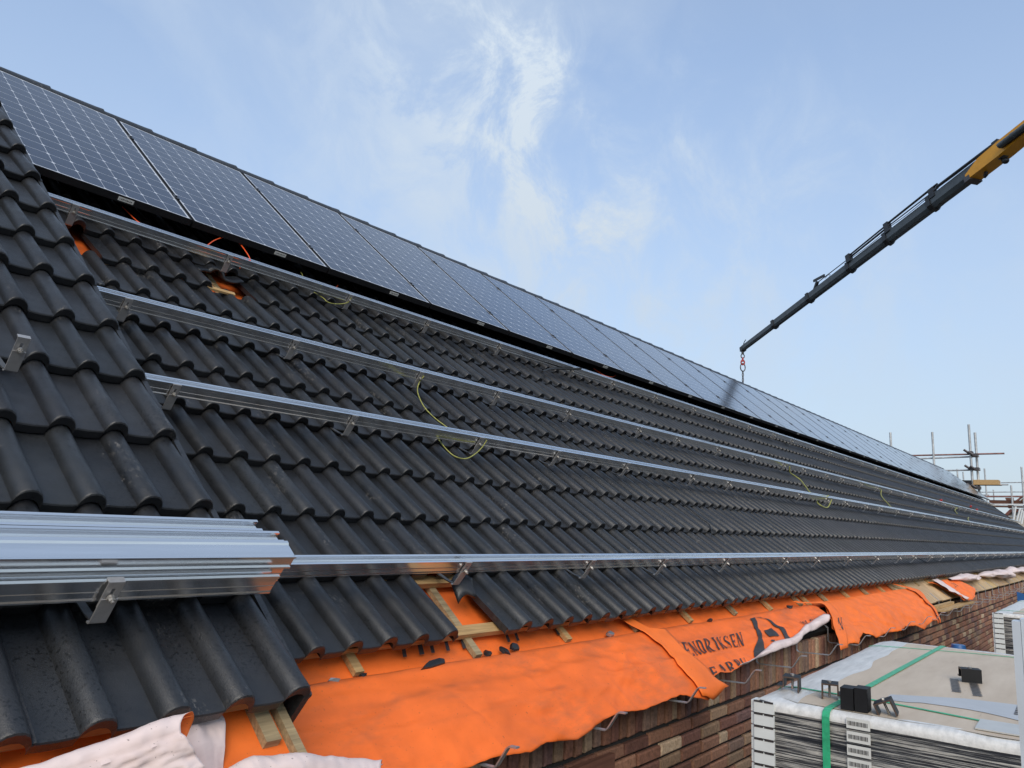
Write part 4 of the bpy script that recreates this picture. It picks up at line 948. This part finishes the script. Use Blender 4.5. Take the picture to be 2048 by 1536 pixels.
    for j, y0 in enumerate((-.44, -.50)):
        k = MB()
        for i in range(10):
            a = .60 + i * .028 - j * .02; k.grid([[top(a, y0 - .0 - i * -.004, .0024), top(a + .014, y0 - i * -.004, .0024)], [top(a + .004, y0 - .026 - i * -.004, .0024), top(a + .018, y0 - .026 - i * -.004, .0024)]])
        k.build("printed_lettering", "chain_steel", p, local=True)
    k = MB()
    for i in range(6): k.box((.36 + i * .028, -.632 - (i % 2) * .004, 1.3058), (.36 + i * .028 + .012, -.622, 1.3066))
    k.build("printed_mark", "chain_steel", p, local=True); k = MB()
    for i in range(2): k.box((.47 - i * .014, -.668 - i * .004, 1.3058), (.47 - i * .014 + .010, -.656, 1.3066))
    k.build("printed_mark", "chain_steel", p, local=True)
    k = MB(); k.box((.065, -.66, 1.305), (.20, -.555, 1.3085)); k.build("document_sleeve", "clear_sleeve", p, local=True)
    return p
pal = make_pallet()
tag(pal, "nearer film-wrapped pallet of stacked solar panels with cardboard lid and green straps", "pallet", "wrapped pallets of panels")
p2 = copy_tree(pal); p2.location = (8.66, -1.605, -1.80); p2.rotation_euler = (0, 0, R(.5))
tag(p2, "farther film-wrapped pallet of stacked solar panels beside the brick wall", "pallet", "wrapped pallets of panels")
# black panel clamps lying on the nearer pallet
ZT = -1.80 + 1.3045
def clamp(x, y, rz, rx, label, kind=0, z=0):
    c = empty("end_clamp", (x, y, ZT + z), (rx, 0, rz)); tag(c, label, "clamp", "black clamps left on the near pallet")
    L_, t = .062, .005
    pf = [(0, 0), (t, 0), (t, .046), (.050, .046), (.050, .014), (.074, .014), (.074, .014 + t), (.050 + t, .014 + t), (.050 + t, .046 + t), (0, .046 + t)]; pf = [(p * .86, q * .86) for p, q in pf]
    mb = MB(); mb.prism(pf, -L_ / 2, L_ / 2, lambda a, p, q: V((a, p, q))); mb.mi[0] = mb.mi[1] = 1; recalc(mb.build("body", ["black_aluminium", "raw_edge"], c, local=True))
    mb = MB(); mb.tube([(0, .022, .0440), (0, .022, .049)], .006, 8); mb.tube([(0, .022, .0395), (0, .022, .004)], .0035, 8); mb.build("bolt", "bolt_steel", c, local=True)
    if kind:
        mb = MB(); mb.box((-.02, .045, .0005), (.02, .075, .010)); mb.build("slide_nut", "white_metal", c, local=True)
    return c
clamp(4.575, -1.60, R(12), 0, "black clamp at the corner of the near pallet, lying farthest from the strap")
clamp(4.55, -1.672, R(196), 0, "black clamp between the pallet corner and the wide green strap", 1)
clamp(4.47, -1.90, R(10), R(-24), "tilted black clamp with a shiny slide nut beside the wide green strap", 1, .004)
mb = MB(); mb.box((-.028, -.035, 0), (.028, -.002, .062)); mb.box((-.028, .001, 0), (.028, .035, .058)); mb.box((-.026, -.0355, .004), (-.006, -.0352, .05))
o = mb.build("clamp_block", "black_aluminium", loc=(4.452, -1.795, ZT), local=True); o.rotation_euler = (0, 0, R(4)); tag(o, "upright black clamp block next to the tilted clamp on the near pallet", "clamp")
clamp(5.235, -1.965, R(-70), 0, "single black clamp farther back on the near pallet lid")
# upright aluminium profile at the frame edge
mb = MB()
for k, (x, y, w_, top) in enumerate(((3.640, -2.275, .012, -.150), (3.647, -2.300, .040, -.146), (3.655, -2.345, .040, -.147), (3.66, -2.392, .045, -.15))):
    mb.box((x, y - w_ * .5, -1.80), (x + .035, y + w_ * .5, top)); 
    if k: mb.box((x - .004, y - w_ * .5 - .004, -1.80), (x, y - w_ * .28, top)); mb.box((x - .004, y + w_ * .28, -1.80), (x, y + w_ * .46, top))
tag(mb.build("upright_rail", "anodised", loc=(3.65, -2.32, -1.80)), "upright grooved aluminium profile at the photo's edge in front of the near pallet", "rail")
# blue container between the wall and the far pallet
bl = empty("container", (8.75, -1.36, -1.80), label="blue-topped dark container between the brick wall and the farther pallet", cat="container")
mb = MB(); rows = [[V((8.75 + r * cos(a), -1.36 + r * sin(a), z)) for a in [2 * pi * k / 20 for k in range(20)]] for r, z in ((.0, -1.80), (.058, -1.80), (.062, -1.78), (.062, -.90), (.056, -.88))]
mb.grid(rows, 0, None, True); mb.build("drum", "black_steel", bl, smooth=40)
mb = MB(); rows = [[V((8.75 + r * cos(a), -1.36 + r * sin(a), z)) for a in [2 * pi * k / 20 for k in range(20)]] for r, z in ((.064, -.895), (.066, -.89), (.060, -.86), (.052, -.79), (.045, -.76), (.0, -.755))]
mb.grid(rows, 0, None, True); mb.build("cap", "blue_plastic", bl, smooth=40)
# unidentified dark shape past the far pallet, made up as a lumpy mound
mb = MB(); rows = []
for i in range(15):
    row = []
    for j in range(15):
        a, b2 = i / 14, j / 14; e = min(1, 3.2 * min(a, 1 - a) + .0) * min(1, 3.2 * min(b2, 1 - b2)); x = 12.5 + 1.6 * a; y = -1.33 - 1.1 * b2
        z = -1.8 + (1.42 + .20 * b2 + .1 * noise.noise(V((x * 2, y * 2, 0)))) * (e ** .35 if e > 0 else 0); row.append(V((x, y, z)))
    rows.append(row)
mb.grid(rows); hp2 = mb.build("dark_mound", "mound_black", loc=(13.3, -1.9, -1.8), smooth=60); tag(hp2, "unidentified black mound behind the farther wrapped pallet, with a blue patch", "heap")
mb = MB(); mb.grid([[V((12.48, -1.36 - .09 * j, -.80 + .13 * i + .015 * sin(j * 2 + i))) for j in range(6)] for i in range(3)]); mb.build("blue_patch", "blue_plastic", hp2)
# ------------------------------------------------------------------ scaffolding round the far gable
sf = empty("scaffold", (39, 3, -6.2), label="steel tube scaffold with timber boards rising behind the far gable", cat="scaffold")
def pole(p, q, r=.03, mt="scaffold_tube", nm="scaffold_pole", par=None):
    mb = MB(); mb.tube([p, q], r, 8); return mb.build(nm, mt, par or sf, smooth=50)
pole((39, 4.02, -6.2), (39, 4.075, 4.63), .045); pole((39, 2.64, -6.2), (39, 2.695, 4.90), .05); pole((39.4, 2.44, -6.2), (39.4, 2.54, 4.60), .05)
pole((35.5, 4.93, -2), (35.5, 4.96, 4.23), .045)
pole((39.1, 5.6, 3.64), (39.1, 1.50, 3.665), .035, "rusty_tube", "scaffold_tube"); pole((39.1, 5.2, 3.49), (39.1, 2.40, 3.56), .035, "scaffold_tube", "scaffold_tube")
pole((39.1, 5, 2.95), (39.1, 2.38, 3.01), .035, "scaffold_tube", "scaffold_tube"); pole((39.2, 3.1, 2.38), (39.2, 1.45, 2.405), .03, "scaffold_tube", "scaffold_tube")
for y, z in ((2.70, 3.70), (2.52, 3.60), (2.70, 3.05), (2.5, 3.02), (2.5, 2.25), (2.66, 2.28)):
    mb = MB(); mb.box((38.88, y - .09, z - .05), (39.25, y + .10, z + .07)); mb.tube([(38.8, y + .05, z), (38.8, y + .2, z + .12)], .05, 6); mb.build("coupler", "chain_steel", sf)
mb = MB(); mb.box((38.9, 1.755, 2.40), (39.5, 2.64, 2.58)); mb.box((38.88, 1.70, 2.375), (39.5, 2.66, 2.395)); mb.build("timber_board", "plank_wood", sf)
mb = MB(); mb.box((38.9, 2.70, 2.38), (39.5, 3.12, 2.56)); mb.build("dark_board", "black_steel", sf)
s5 = empty("scaffold", (56, 3, -6.2), label="farther thin scaffold of tubes and brown boards in front of the beige house", cat="scaffold")
for (a, b2, r) in (((55, 4.12, -3), (55, 4.25, 4.38), .045), ((55, 2.41, -3), (55, 2.41, 4.46), .05), ((55, 2.92, -3), (55, 2.98, 3.40), .05), ((55, 5.62, 2), (55, 5.667, 4.366), .045), ((55, 5.33, 2), (55, 5.366, 4.19), .04), ((56, 3.98, -3), (56, 3.99, 3.2), .035)):
    pole(a, b2, r, "scaffold_tube", "scaffold_pole", s5)
pole((55, 3.48, 3.55), (55, 2.0, 3.58), .03, "scaffold_tube", "scaffold_tube", s5); pole((55, 4.57, 2.99), (55, 2.0, 3.04), .03, "scaffold_tube", "scaffold_tube", s5); pole((55, 4.5, 2.83), (55, 4.1, 2.83), .03, "scaffold_tube", "scaffold_tube", s5)
pole((55, 4.36, 2.74), (55, 1.8, 2.775), .05, "rusty_tube", "scaffold_tube", s5); pole((54.9, 4.05, 2.274), (54.9, 1.8, 2.31), .045, "white_metal", "scaffold_tube", s5); pole((55, 3.2, 1.62), (55, 1.8, 1.64), .035, "scaffold_tube", "scaffold_tube", s5)
mb = MB(); mb.box((55.2, 1.6, 2.34), (55.9, 4.14, 2.55)); mb.box((55.2, 1.6, 2.16), (55.9, 3.95, 2.23)); mb.build("brown_board", "brown_timber", s5)
for i, (a, b2) in enumerate((((54, 2.72, 2.15), (54, 2.90, 1.25)), ((54, 2.52, 2.05), (54, 2.76, 1.2)), ((54, 2.42, 2.0), (54, 2.62, 1.2)), ((54, 2.34, 1.9), (54, 2.5, 1.2)))):
    pole(a, b2, .05, "white_metal", "prop", s5)
hs = empty("house", (64, 3, -6.2), label="beige rendered house with timber gable and chimney beyond the scaffolding", cat="house")
mb = MB(); mb.prism([(-9, -6.2), (4.05, -6.2), (4.05, 1.95), (3.5, 2.35), (-9, 2.35)], 62, 72, lambda a, p, q: V((a, p, q))); recalc(mb.build("wall", "beige_render", hs))
mb = MB(); mb.prism([(4.35, 1.70), (3.80, 2.30), (-9, 2.6), (-9, 2.45), (3.75, 2.12), (4.2, 1.62)], 61.6, 72.4, lambda a, p, q: V((a, p, q))); recalc(mb.build("roof", "red_roof", hs))
mb = MB(); mb.prism([(3.42, 2.60), (2.50, 2.62), (2.96, 3.05)], 61.2, 62.4, lambda a, p, q: V((a, p, q))); recalc(mb.build("gable", "house_timber", hs))
mb = MB(); mb.bar((61.1, 3.60, 2.58), (61.1, 2.93, 3.17), .3, .09, V((0, 0, 1))); mb.bar((61.1, 2.93, 3.17), (61.1, 2.2, 2.62), .3, .09, V((0, 0, 1))); mb.build("gable_roof", "red_roof", hs)
mb = MB(); rows = [[V((63 + dx * .3, y0 if dy < 0 else y1, z)) for dx, dy in ((-1, -1), (1, -1), (1, 1), (-1, 1))] for y0, y1, z in ((3.80, 4.02, 2.4), (3.80, 4.05, 2.85), (3.72, 4.14, 3.00), (3.72, 4.14, 3.08))]
mb.grid(rows, 0, None, True); mb.add(rows[-1], [(0, 1, 2, 3)]); recalc(mb.build("chimney", "brown_timber", hs))
